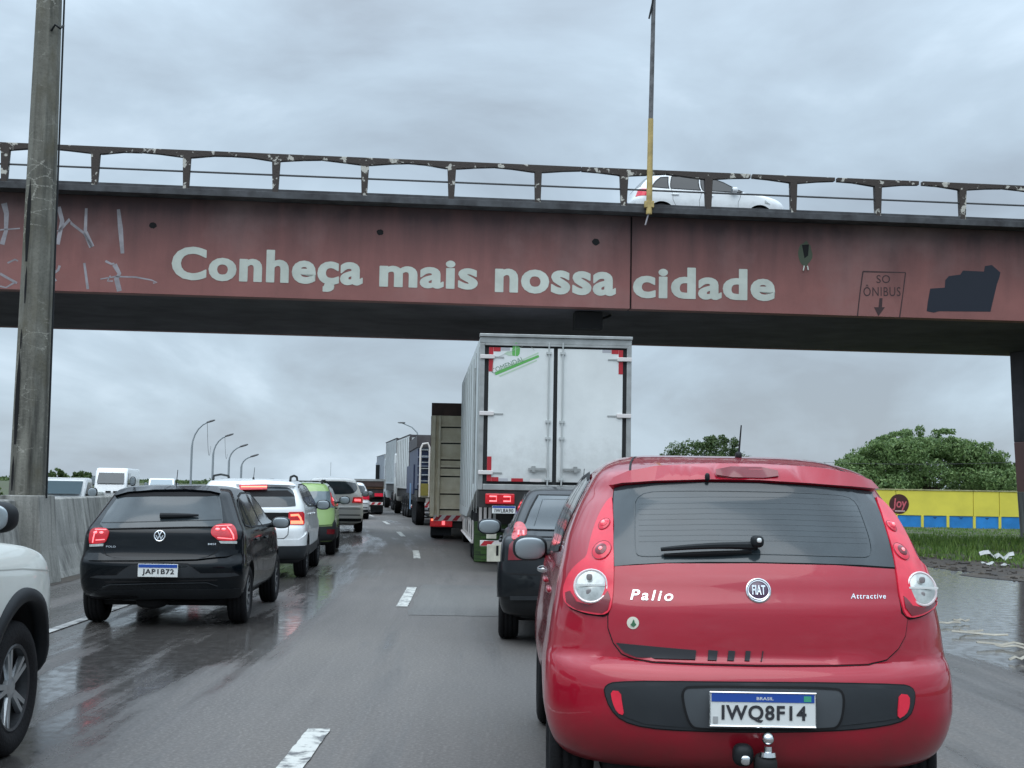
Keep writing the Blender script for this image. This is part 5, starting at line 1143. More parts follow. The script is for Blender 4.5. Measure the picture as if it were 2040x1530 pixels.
# ------------------------------------------------------------------ white crossover
def white_suv():
    tab = [(0.24, 0.3, 0.7, 3.8), (0.30, 0.10, 0.83, 4.0), (0.40, 0.03, 0.875, 4.1), (0.52, 0.0, 0.885, 4.15), (0.66, 0.0, 0.885, 4.15), (0.78, 0.01, 0.88, 4.12), (0.83, 0.05, 0.875, 4.08), (0.95, 0.06, 0.868, 4.0), (1.05, 0.07, 0.86, 3.8), (1.12, 0.10, 0.845, 3.4), (1.18, 0.13, 0.82, 3.2), (1.28, 0.22, 0.775, 3.0), (1.38, 0.33, 0.725, 2.8), (1.44, 0.39, 0.69, 2.65), (1.475, 0.42, 0.665, 2.55), (1.50, 0.52, 0.63, 2.4), (1.52, 0.75, 0.57, 2.2), (1.53, 1.1, 0.46, 2.0)]
    wm = lambda y, z: 1+(0.016*max(math.exp(-((y-.78)/.4)**2), math.exp(-((y-3.4)/.4)**2)) if z < 0.85 else 0)-0.05*max(0, min(1, (y-3.0)/1.2))
    org = (-4.02, 20.75); B = Body('white_crossover_car', org, rad(4.2), tab, r=0.34, n=3.2, rf=0.7, wmod=wm); r = B.root
    tag(r, 'white crossover with lit orange-red tail lamp behind the black hatchback', 'car')
    B.shell(M_white, NZ=70, wheels=[(0.80, 0.33, 0.375), (3.42, 0.33, 0.375)])
    C = crop(440, 940, 0.17)
    gl = B.poly(C([(235, 235), (280, 190), (500, 178), (760, 180), (830, 205), (862, 270), (876, 385), (872, 410), (400, 414), (180, 416), (140, 400), (160, 300)])); B.patch('rear_window', gl, M_glass, 0.006, 0.005, 0.07, sm=1)
    B.patch('window_band', B.poly(C([(250, 225), (780, 220), (852, 275), (860, 292), (250, 292)])), M_gap, 0.008, 0.002, 0.08)
    B.patch('spoiler', B.poly(C([(180, 165), (240, 130), (500, 126), (780, 140), (850, 175), (860, 190), (780, 182), (500, 172), (250, 178)])), M_white, 0.05, 0.05, 0.07)
    br_ = B.patch('high_brake_light', B.poly(C([(215, 180), (545, 180), (540, 235), (225, 240)])), M_lampL, 0.056, 0.008, 0.05); B.strip('light_bar', B.poly(C([(240, 207), (540, 207)])), 0.03, M_orange, 0.06, parent=br_)
    B.patch('dark_band', B.poly(C([(200, 475), (795, 478), (795, 610), (560, 618), (430, 625), (200, 630)])), M_gap, 0.005, 0.003, 0.07)
    for mirror in (False, True):
        la = B.patch('tail_lamp', B.poly(C([(792, 485), (800, 470), (955, 468), (972, 490), (974, 600), (965, 620), (800, 617), (788, 600)]), mirror), M_lampL, 0.012, 0.012, 0.05)
        B.strip('light_bar', B.poly(C([(815, 592), (900, 592), (955, 592)]), mirror), 0.05, M_orange, 0.016, parent=la); B.strip('light_bar', B.poly(C([(815, 510), (900, 505), (925, 540), (935, 575)]), mirror), 0.032, M_orange, 0.016, parent=la)
        B.strip('lower_reflector', B.poly(C([(800, 900), (935, 898)]), mirror), 0.055, M_lamp, 0.012)
    B.patch('bumper', B.poly(C([(80, 800), (630, 800), (900, 795), (1030, 700), (1035, 860), (630, 868), (80, 870)])), M_white, 0.02, 0.02, 0.06)
    B.strip('hatch_gap', B.poly(C([(590, 785), (740, 780), (785, 735), (795, 620)])), 0.01, M_gap, 0.006)
    B.patch('lower_cladding', B.poly(C([(80, 872), (630, 870), (1030, 862), (1040, 1040), (630, 1060), (80, 1060)])), M_trim2, 0.022, 0.02, 0.06)
    B.strip('skid_line', B.poly(C([(300, 1020), (640, 1018), (1000, 1000)])), 0.03, M_trim, 0.026)
    x0, z0 = B.px(*C([(420, 700)])[0]); plate(r, (0, B.P(0, z0).y-0.02, z0), 0.4, 0.13, '', fancy=False)
    w1 = [(0.62, 1.20), (1.0, 1.12), (1.02, 1.42), (0.75, 1.40)]; w2 = [(1.05, 1.11), (1.95, 1.09), (1.92, 1.45), (1.08, 1.44)]; w3 = [(2.0, 1.09), (3.0, 1.08), (2.5, 1.40), (1.98, 1.45)]
    sides(B, [w1, w2, w3], [[(1.97, 1.08), (2, .5), (1.95, .35)], [(1.1, 1.08), (1.25, .8), (1.5, .5)]], [(1.3, .98), (2.2, .97)], M_white)
    for sg in (-1, 1):
        q = lambda y, z: (B.qy(y, z, sg), z); B.strip('sill_cladding', [q(0.35, 0.48), q(1.0, 0.40), (q(2.1, 0.40)), q(3.0, 0.42), q(3.6, 0.5)], 0.16, M_trim2, 0.006)
        MB().tube([(sg*0.60, 0.62, 1.50), (sg*0.60, 0.68, 1.565), (sg*0.59, 1.4, 1.59), (sg*0.57, 2.2, 1.57), (sg*0.57, 2.3, 1.51)], 0.018, 6).build('roof_rail', M_trim, r, True)
        mirror_part(r, sg*0.99, 2.75, 1.10, sg, 0.12, 0.085)
    antenna(r, 0.0, 0.85, 1.52, 0.19, 0.05); four_wheels(B, 0.79, (0.80, 3.42), 0.335, 0.2, 'alloy')
white_suv()
# ------------------------------------------------------------------ green car
def green_car():
    tab = [(0.24, 0.3, 0.66, 3.7), (0.30, 0.1, 0.80, 3.8), (0.42, 0.02, 0.85, 3.88), (0.60, 0.0, 0.855, 3.9), (0.72, 0.02, 0.85, 3.88), (0.90, 0.06, 0.84, 3.7), (1.02, 0.08, 0.825, 3.4), (1.08, 0.10, 0.805, 3.2), (1.2, 0.14, 0.76, 3.0), (1.33, 0.20, 0.71, 2.8), (1.41, 0.25, 0.67, 2.6), (1.45, 0.30, 0.63, 2.5), (1.475, 0.5, 0.56, 2.3), (1.485, 0.9, 0.45, 2.0)]
    org = (-4.38, 27.4); B = Body('green_car', org, rad(5.5), tab, r=0.30, n=3.2, rf=0.7); r = B.root
    tag(r, 'light green tall hatchback with dark lower cladding ahead of the white crossover', 'car')
    B.shell(M_green, NZ=60, wheels=[(0.75, 0.32, 0.36), (3.15, 0.32, 0.36)])
    C = crop(440, 940, 0.17)
    B.patch('rear_window', B.poly(C([(960, 235), (1100, 228), (1340, 228), (1365, 260), (1385, 400), (1380, 420), (1060, 418), (960, 418)])), M_glass3, 0.006, 0.005, 0.07)
    for mirror in (False, True):
        la = B.patch('tail_lamp', B.poly(C([(1285, 245), (1335, 240), (1360, 300), (1372, 400), (1310, 404), (1280, 330)]), mirror), M_lampL, 0.016, 0.014, 0.05, sm=1); B.strip('light_bar', B.poly(C([(1300, 325), (1350, 325)]), mirror), 0.07, M_hot, 0.02, parent=la)
        B.strip('lower_reflector', B.poly(C([(1240, 700), (1330, 700)]), mirror), 0.10, M_lampD, 0.014)
        B.patch('side_cladding', B.poly(C([(1325, 570), (1420, 570), (1448, 640), (1450, 860), (1300, 860), (1300, 640)]), mirror), M_trim2, 0.014, 0.012, 0.06)
    B.patch('lower_cladding', B.poly(C([(900, 640), (1320, 636), (1330, 850), (900, 860)])), M_trim2, 0.012, 0.01, 0.06)
    B.strip('hatch_gap', B.poly(C([(1000, 630), (1180, 628), (1300, 620), (1330, 560)])), 0.012, M_gap, 0.004)
    plate(r, (0, -0.03, 0.72), 0.4, 0.13, '', fancy=False)
    sides(B, [[(0.45, 1.1), (1.9, 1.06), (2.9, 1.05), (2.45, 1.36), (1.9, 1.41), (0.6, 1.39)]], [[(1.8, 1.0), (1.8, .4)]], [(1.2, .95)], M_trim)
    for sg in (-1, 1):
        MB().tube([(sg*0.56, 0.42, 1.45), (sg*0.56, 0.5, 1.52), (sg*0.55, 2.1, 1.53), (sg*0.55, 2.2, 1.47)], 0.022, 6).build('roof_rail', M_trim, r, True); mirror_part(r, sg*0.98, 2.5, 1.10, sg, 0.12, 0.09)
        q = lambda y, z: (B.qy(y, z, sg), z); B.strip('sill_cladding', [q(0.35, 0.5), q(1.2, 0.42), q(3.0, 0.42), q(3.5, .5)], 0.24, M_trim2, 0.006)
    MB().tube([(-0.5, 0.5, 1.505), (0.5, 0.5, 1.505)], 0.014, 6).build('roof_bar', M_trim, r, True)
    four_wheels(B, 0.76, (0.75, 3.15), 0.32, 0.2, 'steel')
green_car()
# ------------------------------------------------------------------ pale minivan farther ahead
def far_van(name, org, yaw, mt, label, W=0.90, H=1.62, lit=True, glass=(1.15, 1.5)):
    k = H/1.62
    tab = [(0.24*k, 0.2, 0.75*W, 4.1), (0.32*k, 0.04, 0.95*W, 4.3), (0.55*k, 0.0, W, 4.4), (0.75*k, 0.0, W, 4.4), (0.80*k, 0.05, 0.99*W, 4.35), (1.0*k, 0.07, 0.97*W, 4.1), (1.10*k, 0.10, 0.94*W, 3.6), (1.3*k, 0.22, 0.86*W, 3.2), (1.48*k, 0.35, 0.77*W, 2.9), (1.56*k, 0.42, 0.71*W, 2.7), (1.60*k, 0.6, 0.62*W, 2.5), (1.62*k, 1.0, 0.5*W, 2.2)]
    B = Body(name, org, yaw, tab, r=0.36, n=3.0, rf=0.8); r = B.root; tag(r, label, 'car')
    B.shell(mt, NZ=50, wheels=[(0.85, 0.33, 0.38), (3.5, 0.33, 0.38)])
    g0, g1 = glass[0]*k, glass[1]*k
    qq = lambda x, z: (B.qx(x*W, z), z)
    B.patch('rear_window', [qq(-0.72, g0+0.03), qq(-0.5, g0-0.03), qq(0.5, g0-0.03), qq(0.72, g0+0.03), qq(0.80, (g0+g1)/2), qq(0.70, g1), qq(-0.70, g1), qq(-0.80, (g0+g1)/2)], M_glass, 0.006, 0.005, 0.08, sm=1)
    for sg in (-1, 1):
        la = B.patch('tail_lamp', [qq(sg*0.62, 0.88*k), qq(sg*0.97, 0.86*k), qq(sg*0.985, 1.05*k), qq(sg*0.66, 1.04*k)], M_lampL if lit else M_lamp, 0.012, 0.01, 0.06)
        if lit: B.strip('light_bar', [qq(sg*0.70, 0.96*k), qq(sg*0.9, 0.955*k)], 0.07, M_hot, 0.016, parent=la)
        mirror_part(r, sg*(W+0.12), 3.0, 1.12*k, sg, 0.12, 0.09)
    B.strip('bumper_line', [qq(-0.9, 0.70*k), qq(0, 0.70*k), qq(0.9, 0.70*k)], 0.02, M_trim2, 0.006); B.strip('bumper_line', [qq(-0.9, 0.52*k), qq(0, 0.52*k), qq(0.9, 0.52*k)], 0.03, M_trim2, 0.006)
    B.patch('lower_trim', [qq(-0.93, 0.33*k), qq(0.93, 0.33*k), qq(0.95, 0.42*k), qq(-0.95, 0.42*k)], M_trim, 0.008, 0.006, 0.09)
    plate(r, (0, -0.03, 0.86*k), 0.4, 0.13, '', fancy=False)
    sides(B, [[(0.6, 1.13*k), (1.8, 1.1*k), (3.1, 1.08*k), (2.7, 1.4*k), (1.9, 1.52*k), (0.75, 1.5*k)]], [[(1.8, 1.05*k), (1.8, .4)]], [(1.2, .95)], M_trim)
    four_wheels(B, W-0.11, (0.85, 3.5), 0.34, 0.21, 'steel')
    return B
far_van('silver_minivan', (-5.25, 40.3), rad(7.5), M_silver, 'pale champagne minivan with lit tail lamp ahead of the green car', 0.91, 1.64)
far_van('white_hatchback_car', (-6.55, 55), rad(8), M_white, 'small white car in the left lane beyond the pale minivan, only its roof showing', 0.88, 1.50, False)
far_van('dark_car', (-8.9, 92), rad(12), M_black, 'distant dark car just left of the line of trucks', 0.86, 1.50, True)
far_van('white_hatchback_car', (-7.7, 72), rad(10), M_white, 'distant white car half hidden between the pale minivan and the trucks', 0.86, 1.46, True)
# ------------------------------------------------------------------ dark sedan ahead of the red car
def sedan():
    tab = [(0.24, 0.3, 0.66, 4.0), (0.30, 0.1, 0.80, 4.1), (0.42, 0.02, 0.835, 4.2), (0.55, 0.0, 0.84, 4.2), (0.70, 0.01, 0.838, 4.18), (0.80, 0.03, 0.834, 4.1), (0.92, 0.05, 0.828, 3.9), (0.985, 0.09, 0.81, 3.7), (1.02, 0.16, 0.785, 3.4), (1.045, 0.36, 0.75, 3.3), (1.07, 0.50, 0.725, 3.2), (1.15, 0.64, 0.695, 3.0), (1.25, 0.80, 0.655, 2.85), (1.35, 0.98, 0.61, 2.7), (1.41, 1.12, 0.575, 2.6), (1.45, 1.25, 0.53, 2.5), (1.475, 1.5, 0.46, 2.3), (1.485, 1.8, 0.36, 2.1)]
    org = (0.75, 12.6); B = Body('dark_sedan_car', org, 0.0, tab, r=0.34, n=3.0, rf=0.7); r = B.root
    tag(r, 'dark grey sedan half hidden behind the left side of the red hatchback', 'car')
    B.shell(M_sedan, NZ=80, wheels=[(0.85, 0.31, 0.35), (3.35, 0.31, 0.35)])
    C = crop(880, 940, 0.2353)
    W = 0.84; qq = lambda x, z: (B.qx(x*B.w(z), z), z)
    B.patch('rear_window', [qq(-0.86, 1.07), qq(0.86, 1.07), qq(0.84, 1.25), qq(0.80, 1.40), qq(-0.80, 1.40), qq(-0.84, 1.25)], M_glass, 0.006, 0.005, 0.08)
    B.strip('window_frame', [qq(-0.86, 1.07), qq(0.86, 1.07), qq(0.84, 1.25), qq(0.80, 1.40), qq(-0.80, 1.40), qq(-0.84, 1.25)], 0.02, M_gap, 0.008, closed=True)
    B.strip('window_line', [qq(-0.72, 1.10), qq(-0.70, 1.36), qq(0.70, 1.36), qq(0.72, 1.10)], 0.008, M_line, 0.009)
    B.strip('trunk_gap', [qq(-0.80, 1.02), qq(0.80, 1.02)], 0.03, M_gap, 0.004); B.strip('trunk_gap', [qq(-0.78, 1.01), qq(-0.70, 0.76), qq(-0.5, 0.70), qq(0.5, 0.70), qq(0.70, 0.76), qq(0.78, 1.01)], 0.010, M_gap, 0.003)
    for mirror in (False, True):
        p = B.poly(C([(600, 580), (602, 525), (615, 470), (632, 432), (665, 425), (698, 440), (715, 480), (722, 545), (690, 552), (640, 575)]), mirror); la = B.patch('tail_lamp', p, M_lampL, 0.012, 0.012, 0.04, sm=1)
        B.strip('light_bar', B.poly(C([(650, 545), (652, 500), (690, 500), (694, 545)]), mirror), 0.018, M_hot, 0.016, parent=la)
        B.patch('dark_lens', B.poly(C([(575, 620), (600, 590), (650, 590), (720, 600), (720, 745), (565, 748)]), mirror), M_lampD, 0.008, 0.006, 0.05)
        B.strip('lower_reflector', B.poly(C([(600, 1015), (725, 1014)]), mirror), 0.045, M_lampL, 0.010)
    B.patch('bumper', B.poly(C([(470, 765), (570, 758), (1400, 756), (1500, 800), (1500, 1040), (600, 1050), (470, 1060)])), M_sedan, 0.022, 0.02, 0.06)
    B.strip('bumper_edge', B.poly(C([(566, 860), (750, 872), (1400, 870)])), 0.012, M_gap, 0.024)
    B.strip('bumper_edge', B.poly(C([(590, 1062), (820, 1062), (1400, 1062)])), 0.04, M_trim2, 0.026)
    plate(r, (0.0, -0.03, 0.86), 0.4, 0.13, '', fancy=False)
    sides(B, [[(1.15, 1.06), (1.9, 1.05), (3.2, 1.04), (2.8, 1.3), (2.4, 1.40), (1.5, 1.38)]], [[(1.9, 1.0), (1.9, .4)], [(2.9, 1.0), (2.85, .4)], [(1.1, 1.0), (1.35, .5)]], [(1.4, .93), (2.3, .93)], M_sedan)
    mc = at(975, 1049, 12.6+2.7)
    mirror_part(r, mc.x-org[0], 2.7, mc.z, -1, 0.135, 0.088); mirror_part(r, -(mc.x-org[0]), 2.7, mc.z, 1, 0.135, 0.088)
    antenna(r, 0, 1.5, 1.48, 0.2, 0.1); four_wheels(B, 0.745, (0.85, 3.35), 0.31, 0.19, 'steel')
sedan()
# ------------------------------------------------------------------ cream off-roader at the left edge
def jeep():
    tab = [(0.36, 0.2, 0.80, 4.05), (0.42, 0.05, 0.88, 4.15), (0.55, 0.0, 0.91, 4.22), (0.8, 0.0, 0.915, 4.23), (0.98, 0.02, 0.905, 4.18), (1.05, 0.04, 0.885, 4.10), (1.10, 0.06, 0.855, 3.9), (1.14, 0.08, 0.82, 3.55), (1.17, 0.09, 0.80, 3.05), (1.3, 0.16, 0.775, 2.75), (1.5, 0.28, 0.735, 2.5), (1.6, 0.36, 0.70, 2.4), (1.66, 0.5, 0.64, 2.2), (1.68, 0.8, 0.55, 2.0)]
    def wm(y, z):
        k = 1.0
        if 0.3 < z < 1.08: k += 0.022*max(math.exp(-((y-.75)/.42)**2), math.exp(-((y-3.32)/.42)**2))*max(0, 1-abs(z-0.78)/0.3)
        if y > 3.5: k -= 0.10*((y-3.5)/0.7)**1.5
        return k
    yaw = 0.0; fy = 7.42; org = (-3.55, fy-3.30)
    B = Body('cream_off_roader_car', org, yaw, tab, r=0.3, n=3.4, rf=0.45, wmod=wm); r = B.root
    tag(r, 'cream white off-roader cut by the left edge, its front wheel and mirror showing', 'car')
    ar = [(0.75, 0.385, 0.455), (3.30, 0.385, 0.455)]
    B.shell(M_jeep, NZ=80, wheels=ar)
    for sg in (-1, 1):
        for (yc, zc, R) in ar:
            # wide black arch moulding: a shaped band round the opening
            vs = []; fs = []; n = 40
            for k in range(n+1):
                a = rad(-14)+rad(208)*k/n
                for j, (rr, dx) in enumerate(((R-0.012, -0.05), (R-0.012, 0.022), (R+0.02, 0.028), (R+0.055, 0.020), (R+0.062, -0.01))):
                    y = yc+rr*math.cos(a); z = min(max(zc+rr*math.sin(a), 0.365), 1.0)
                    x = B.w(z)*wm(y, z) if y < B.yf(z)-0.45 else abs(B.P(B.qy(min(y, 3.75), z), z).x)-0.35*max(0, y-3.75)**1.5
                    vs.append((sg*(x+dx), y, zc+rr*math.sin(a)))
            for k in range(n):
                for j in range(4): a = k*5+j; fs.append((a, a+1, a+6, a+5))
            me = bpy.data.meshes.new('arch_moulding'); me.from_pydata(vs, [], fs); bm = bmesh.new(); bm.from_mesh(me); bmesh.ops.recalc_face_normals(bm, faces=bm.faces); bm.to_mesh(me); bm.free(); link('arch_moulding', me, M_trim, r, True)
        q = lambda y, z: (B.qy(y, z, sg), z)
        B.strip('sill_cladding', [q(1.15, 0.45), q(2.0, 0.44), q(2.88, 0.45)], 0.17, M_trim, 0.012)
        B.strip('door_gap', [q(2.72, 1.14), q(2.70, 0.75), q(2.62, 0.5)], 0.008, M_gap, 0.003)
        B.strip('wing_line', [q(2.75, 1.02), q(3.3, 1.0), q(3.8, 0.96)], 0.006, mat('soft_shadow_gap', (0.35, 0.36, 0.33), 0.5), 0.002)
        B.text if False else None
        superell('wing_badge', tuple(B.P(*q(2.70, 0.92))+Vector((sg*0.006, 0, 0))), 0.006, 0.035, 0.016, M_trim, r)
        B.patch('side_window', [q(0.6, 1.2), q(2.7, 1.2), q(2.45, 1.5), q(2.2, 1.6), q(0.7, 1.58)], M_glass2, 0.004, 0.004, 0.1)
    for k, sg in ((0, -1), (1, 1)):
        for y in (0.75, 3.30): wheel(r, sg*0.795, y, 0.362, 0.22, 'jeep', sg)
    box('underbody', (-0.68, 0.5, 0.24), (0.68, 3.9, 0.42), M_under, r, bevel=0.03)
    mc = at(-22, 1031, org[1]+2.42)
    for sg in (1, -1):
        sh = mirror_part(r, sg*(mc.x-org[0]), 2.42, mc.z, sg, 0.118, 0.078)
    la = B.patch('tail_lamp', [(-0.95, 0.9), (-0.65, 0.9), (-0.65, 1.05), (-0.95, 1.05)], M_lamp, 0.01, 0.01, 0.06); B.patch('tail_lamp', [(0.65, 0.9), (0.95, 0.9), (0.95, 1.05), (0.65, 1.05)], M_lamp, 0.01, 0.01, 0.06)
    B.patch('rear_window', [(-0.7, 1.2), (0.7, 1.2), (0.65, 1.55), (-0.65, 1.55)], M_glass, 0.005, 0.005, 0.1)
jeep()
# ------------------------------------------------------------------ white estate on the overpass
def bridge_car():
    tab = [(0.24, 0.2, 0.7, 4.0), (0.32, 0.05, 0.84, 4.15), (0.5, 0.0, 0.86, 4.2), (0.7, 0.0, 0.86, 4.18), (0.82, 0.05, 0.85, 4.1), (0.92, 0.08, 0.84, 3.85), (0.99, 0.10, 0.82, 3.35), (1.04, 0.12, 0.80, 3.15), (1.15, 0.20, 0.76, 2.95), (1.28, 0.32, 0.71, 2.65), (1.38, 0.43, 0.66, 2.40), (1.43, 0.52, 0.62, 2.2), (1.455, 0.75, 0.54, 2.0), (1.465, 1.1, 0.44, 1.8)]
    yl = 3.0; a = bloc(1262, 400, yl-0.85); b = bloc(1578, 400, yl-0.85); k = (b.x-a.x)/4.2
    B = Body('white_estate_car', (0, 0), 0, tab, r=0.35, n=3.0, rf=0.7); r = B.root
    tag(r, 'white estate car driving over the overpass behind the railing', 'car')
    M_bw_ = M_white
    B.shell(M_bw_, NZ=55, wheels=[(0.75, 0.31, 0.36), (3.35, 0.31, 0.36)])
    w1 = [(0.52, 1.10), (0.78, 1.03), (0.85, 1.33), (0.66, 1.30)]
    w1 = [(0.50, 1.04), (0.95, 1.02), (0.95, 1.35), (0.75, 1.33), (0.60, 1.2)]; w2 = [(1.0, 1.02), (1.78, 1.0), (1.76, 1.38), (1.05, 1.37)]; w3 = [(1.84, 1.0), (2.85, 0.98), (2.9, 1.0), (2.4, 1.25), (2.1, 1.36), (1.82, 1.385)]
    sides(B, [w1, w2, w3], [[(1.8, .97), (1.8, .35)], [(1.0, 1.0), (1.15, .5)], [(2.85, .95), (2.8, .35)]], [(1.1, .86), (2.0, .85)], M_bw_)
    for sg in (-1, 1):
        q = lambda y, z: (B.qy(y, z, sg), z); B.patch('tail_lamp', [(sg*0.62, 0.80), q(0.42, 0.80), q(0.42, 0.98), (sg*0.66, 1.0)], M_lamp, 0.01, 0.01, 0.06); mirror_part(r, sg*0.93, 2.6, 1.02, sg, 0.09, 0.07, M_white)
        B.patch('headlamp', [q(3.62, 0.70), q(3.48, 0.80), q(3.48, 0.72)], M_clear, 0.01, 0.01, 0.06)
    B.patch('rear_window', [(-0.7, 1.06), (0.7, 1.06), (0.65, 1.35), (-0.65, 1.35)], M_glass, 0.005, 0.005, 0.1); plate(r, (0, -0.02, 0.7), .4, .13, '', fancy=False)
    four_wheels(B, 0.76, (0.75, 3.35), 0.31, 0.19, 'alloy')
    R = Matrix.Rotation(YAW, 4, 'Z'); p = R @ Vector((a.x, yl, 0)); r.location = (c0[0]+p.x, c0[1]+p.y, ZT+0.052); r.rotation_euler = (0, 0, YAW-math.pi/2); r.scale = (k, k, k)
bridge_car()
# ------------------------------------------------------------------ oncoming vehicles beyond the barrier
def oncoming(name, x0, x1, ytop, D, H, label, cat, kind='pickup'):
    a = at(x0, 965, D); b = at(x1, 965, D); W = (b.x-a.x)/2; top = at((x0+x1)/2, ytop, D).z
    r = empty(name, ((a.x+b.x)/2, D, 0), rad(12 if kind == 'pickup' else 10)); tag(r, label, cat)
    if kind == 'pickup':
        b_ = MB(); z0, z1 = 0.95, top; w0, w1 = W, W*0.86
        def ring(y, w, z): return [(-w, y, z), (w, y, z)]
        body = MB(); body.prism([(0.0, 0.45), (0.0, 0.86), (0.25, 0.98), (0.95, 1.08), (1.0, 1.10), (1.65, z1-0.04), (1.8, z1), (2.7, z1), (3.1, 1.12), (4.3, 1.10), (4.35, 0.45)], -W, W, 'x'); o = body.build('body', M_white, r, bevel=0.09, seg=3)
        m = MB(); m.add([(-W*0.86, 1.02, 1.14), (W*0.86, 1.02, 1.14), (W*0.82, 1.60, z1-0.10), (-W*0.82, 1.60, z1-0.10)], [(0, 1, 2, 3)])
        o2 = m.build('windscreen', M_glass3, r); o2.location = (0, -0.045, 0.03)
        for sg in (-1, 1):
            m = MB(); m.add([(sg*(W+0.006), 1.30, 1.12), (sg*(W+0.006), 2.5, 1.12), (sg*(W+0.006), 2.45, z1-0.12), (sg*(W+0.006), 1.78, z1-0.10)], [(0, 1, 2, 3)]); m.build('side_window', M_glass2, r)
            mirror_part(r, sg*(W+0.13), 1.35, 1.2, sg, 0.1, 0.1); 
            for y in (0.8, 3.5): wheel(r, sg*(W-0.12), y, 0.32, 0.2, 'steel', sg)
            superell('headlamp', (sg*(W-0.2), 0.02, 0.74), 0.16, 0.05, 0.09, M_clear, r)
        box('grille', (-W*0.5, -0.012, 0.62), (W*0.5, 0.02, 0.78), M_trim, r, bevel=0.01)
    else:
        body = MB(); z1 = top; body.prism([(0.0, 0.45), (-0.02, 1.0), (0.08, 1.25), (0.38, z1-0.12), (0.55, z1), (4.8, z1), (4.85, 0.45)], -W*0.94, W*0.80, 'x'); body.build('body', M_white, r, bevel=0.10, seg=3)
        m = MB(); za, zb_ = 1.32, z1-0.17; m.add([(-W*0.80, 0.10, za), (W*0.66, 0.10, za), (W*0.62, 0.37, zb_), (-W*0.76, 0.37, zb_)], [(0, 1, 2, 3)]); o2 = m.build('windscreen', M_glass, r); o2.location = (0, -0.03, 0)
        m = MB(); m.add([(W*0.80+0.006, 0.45, za-.05), (W*0.80+0.006, 1.4, za-.05), (W*0.80+0.006, 1.4, zb_), (W*0.80+0.006, 0.62, zb_)], [(0, 1, 2, 3)]); m.build('side_window', M_glass2, r)
        for sg in (-1, 1):
            mirror_part(r, sg*W*0.8+sg*0.16, 0.5, 1.4, sg, 0.1, 0.17)
            for y in (0.9, 3.9): wheel(r, sg*(W-0.3), y, 0.33, 0.2, 'steel', sg)
            superell('headlamp', (sg*(W*0.62), -0.02, 0.95), 0.16, 0.05, 0.10, M_clear, r)
        box('grille', (-W*0.3, -0.045, 1.0), (-W*0.02, 0.0, 1.06), M_trim, r, bevel=0.01); box('grille', (W*0.1, -0.045, 1.0), (W*0.38, 0.0, 1.06), M_trim, r, bevel=0.01)
    return r
oncoming('white_pickup', 66, 156, 951, 26.5, 1.6, 'white pickup facing us beyond the barrier, just right of the concrete post', 'pickup')
oncoming('white_van', 186, 258, 932, 47, 2.2, 'white cargo van facing us beyond the barrier above the black hatchback', 'van', 'van')
oncoming('white_car', 294, 345, 953, 72, 1.6, 'distant white oncoming car just left of the black hatchback antenna', 'car')
# ================================================================== TRUCKS
M_tw = mat('truck_white', (0.72, 0.745, 0.735), 0.45, var=0.10, vs=0.9, coat=0.2); grime(M_tw, (0.30, 0.29, 0.27), 1.2, 2.3, 0.45); M_tside = mat('truck_side', (0.62, 0.66, 0.66), 0.45, 0.1, var=0.12, vs=1.5, stretch=(1, 1, 0.2)); M_alu = mat('aluminium_frame', (0.42, 0.43, 0.42), 0.4, 0.6, var=0.2, vs=4)
M_seal = mat('rubber_seal', (0.012, 0.014, 0.015), 0.7); M_tred = mat('reflective_red', (0.42, 0.02, 0.03), 0.35); M_twt = mat('reflective_white', (0.70, 0.66, 0.64), 0.35)
M_mud = mat('mudflap_green', (0.06, 0.13, 0.03), 0.7, var=0.5, vs=6, col2=(0.02, 0.035, 0.018), stretch=(0.4, 1, 4)); M_can = mat('cream_can', (0.58, 0.56, 0.46), 0.5, var=0.2, vs=5)
M_chas = mat('chassis_grime', (0.035, 0.034, 0.033), 0.8, var=0.4, vs=5); M_grn = mat('logo_green', (0.12, 0.42, 0.10), 0.5); M_pale = mat('logo_pale_green', (0.48, 0.62, 0.47), 0.5)
def tyres(r, xs, ys, R=0.5, w=0.28):
    for x in xs:
        for y in ys: wheel(r, x, y, R, w, 'truck', 1 if x > 0 else -1)
def stripes(r, x0, x1, y, z0, z1, n, parent=None):
    o = box('striped_bumper', (x0, y, z0), (x1, y+0.06, z1), M_twt, parent or r, bevel=0.006); w = (x1-x0)/n; h = z1-z0
    for k in range(n):
        a = x0+w*k; m = MB(); m.add([(a, y-0.004, z0+0.01), (a+w*0.5, y-0.004, z0+0.01), (min(x1, a+w*0.5+h*0.7), y-0.004, z1-0.01), (min(x1, a+h*0.7), y-0.004, z1-0.01)], [(0, 1, 2, 3)]); m.build('stripe', M_tred, o)
    return o
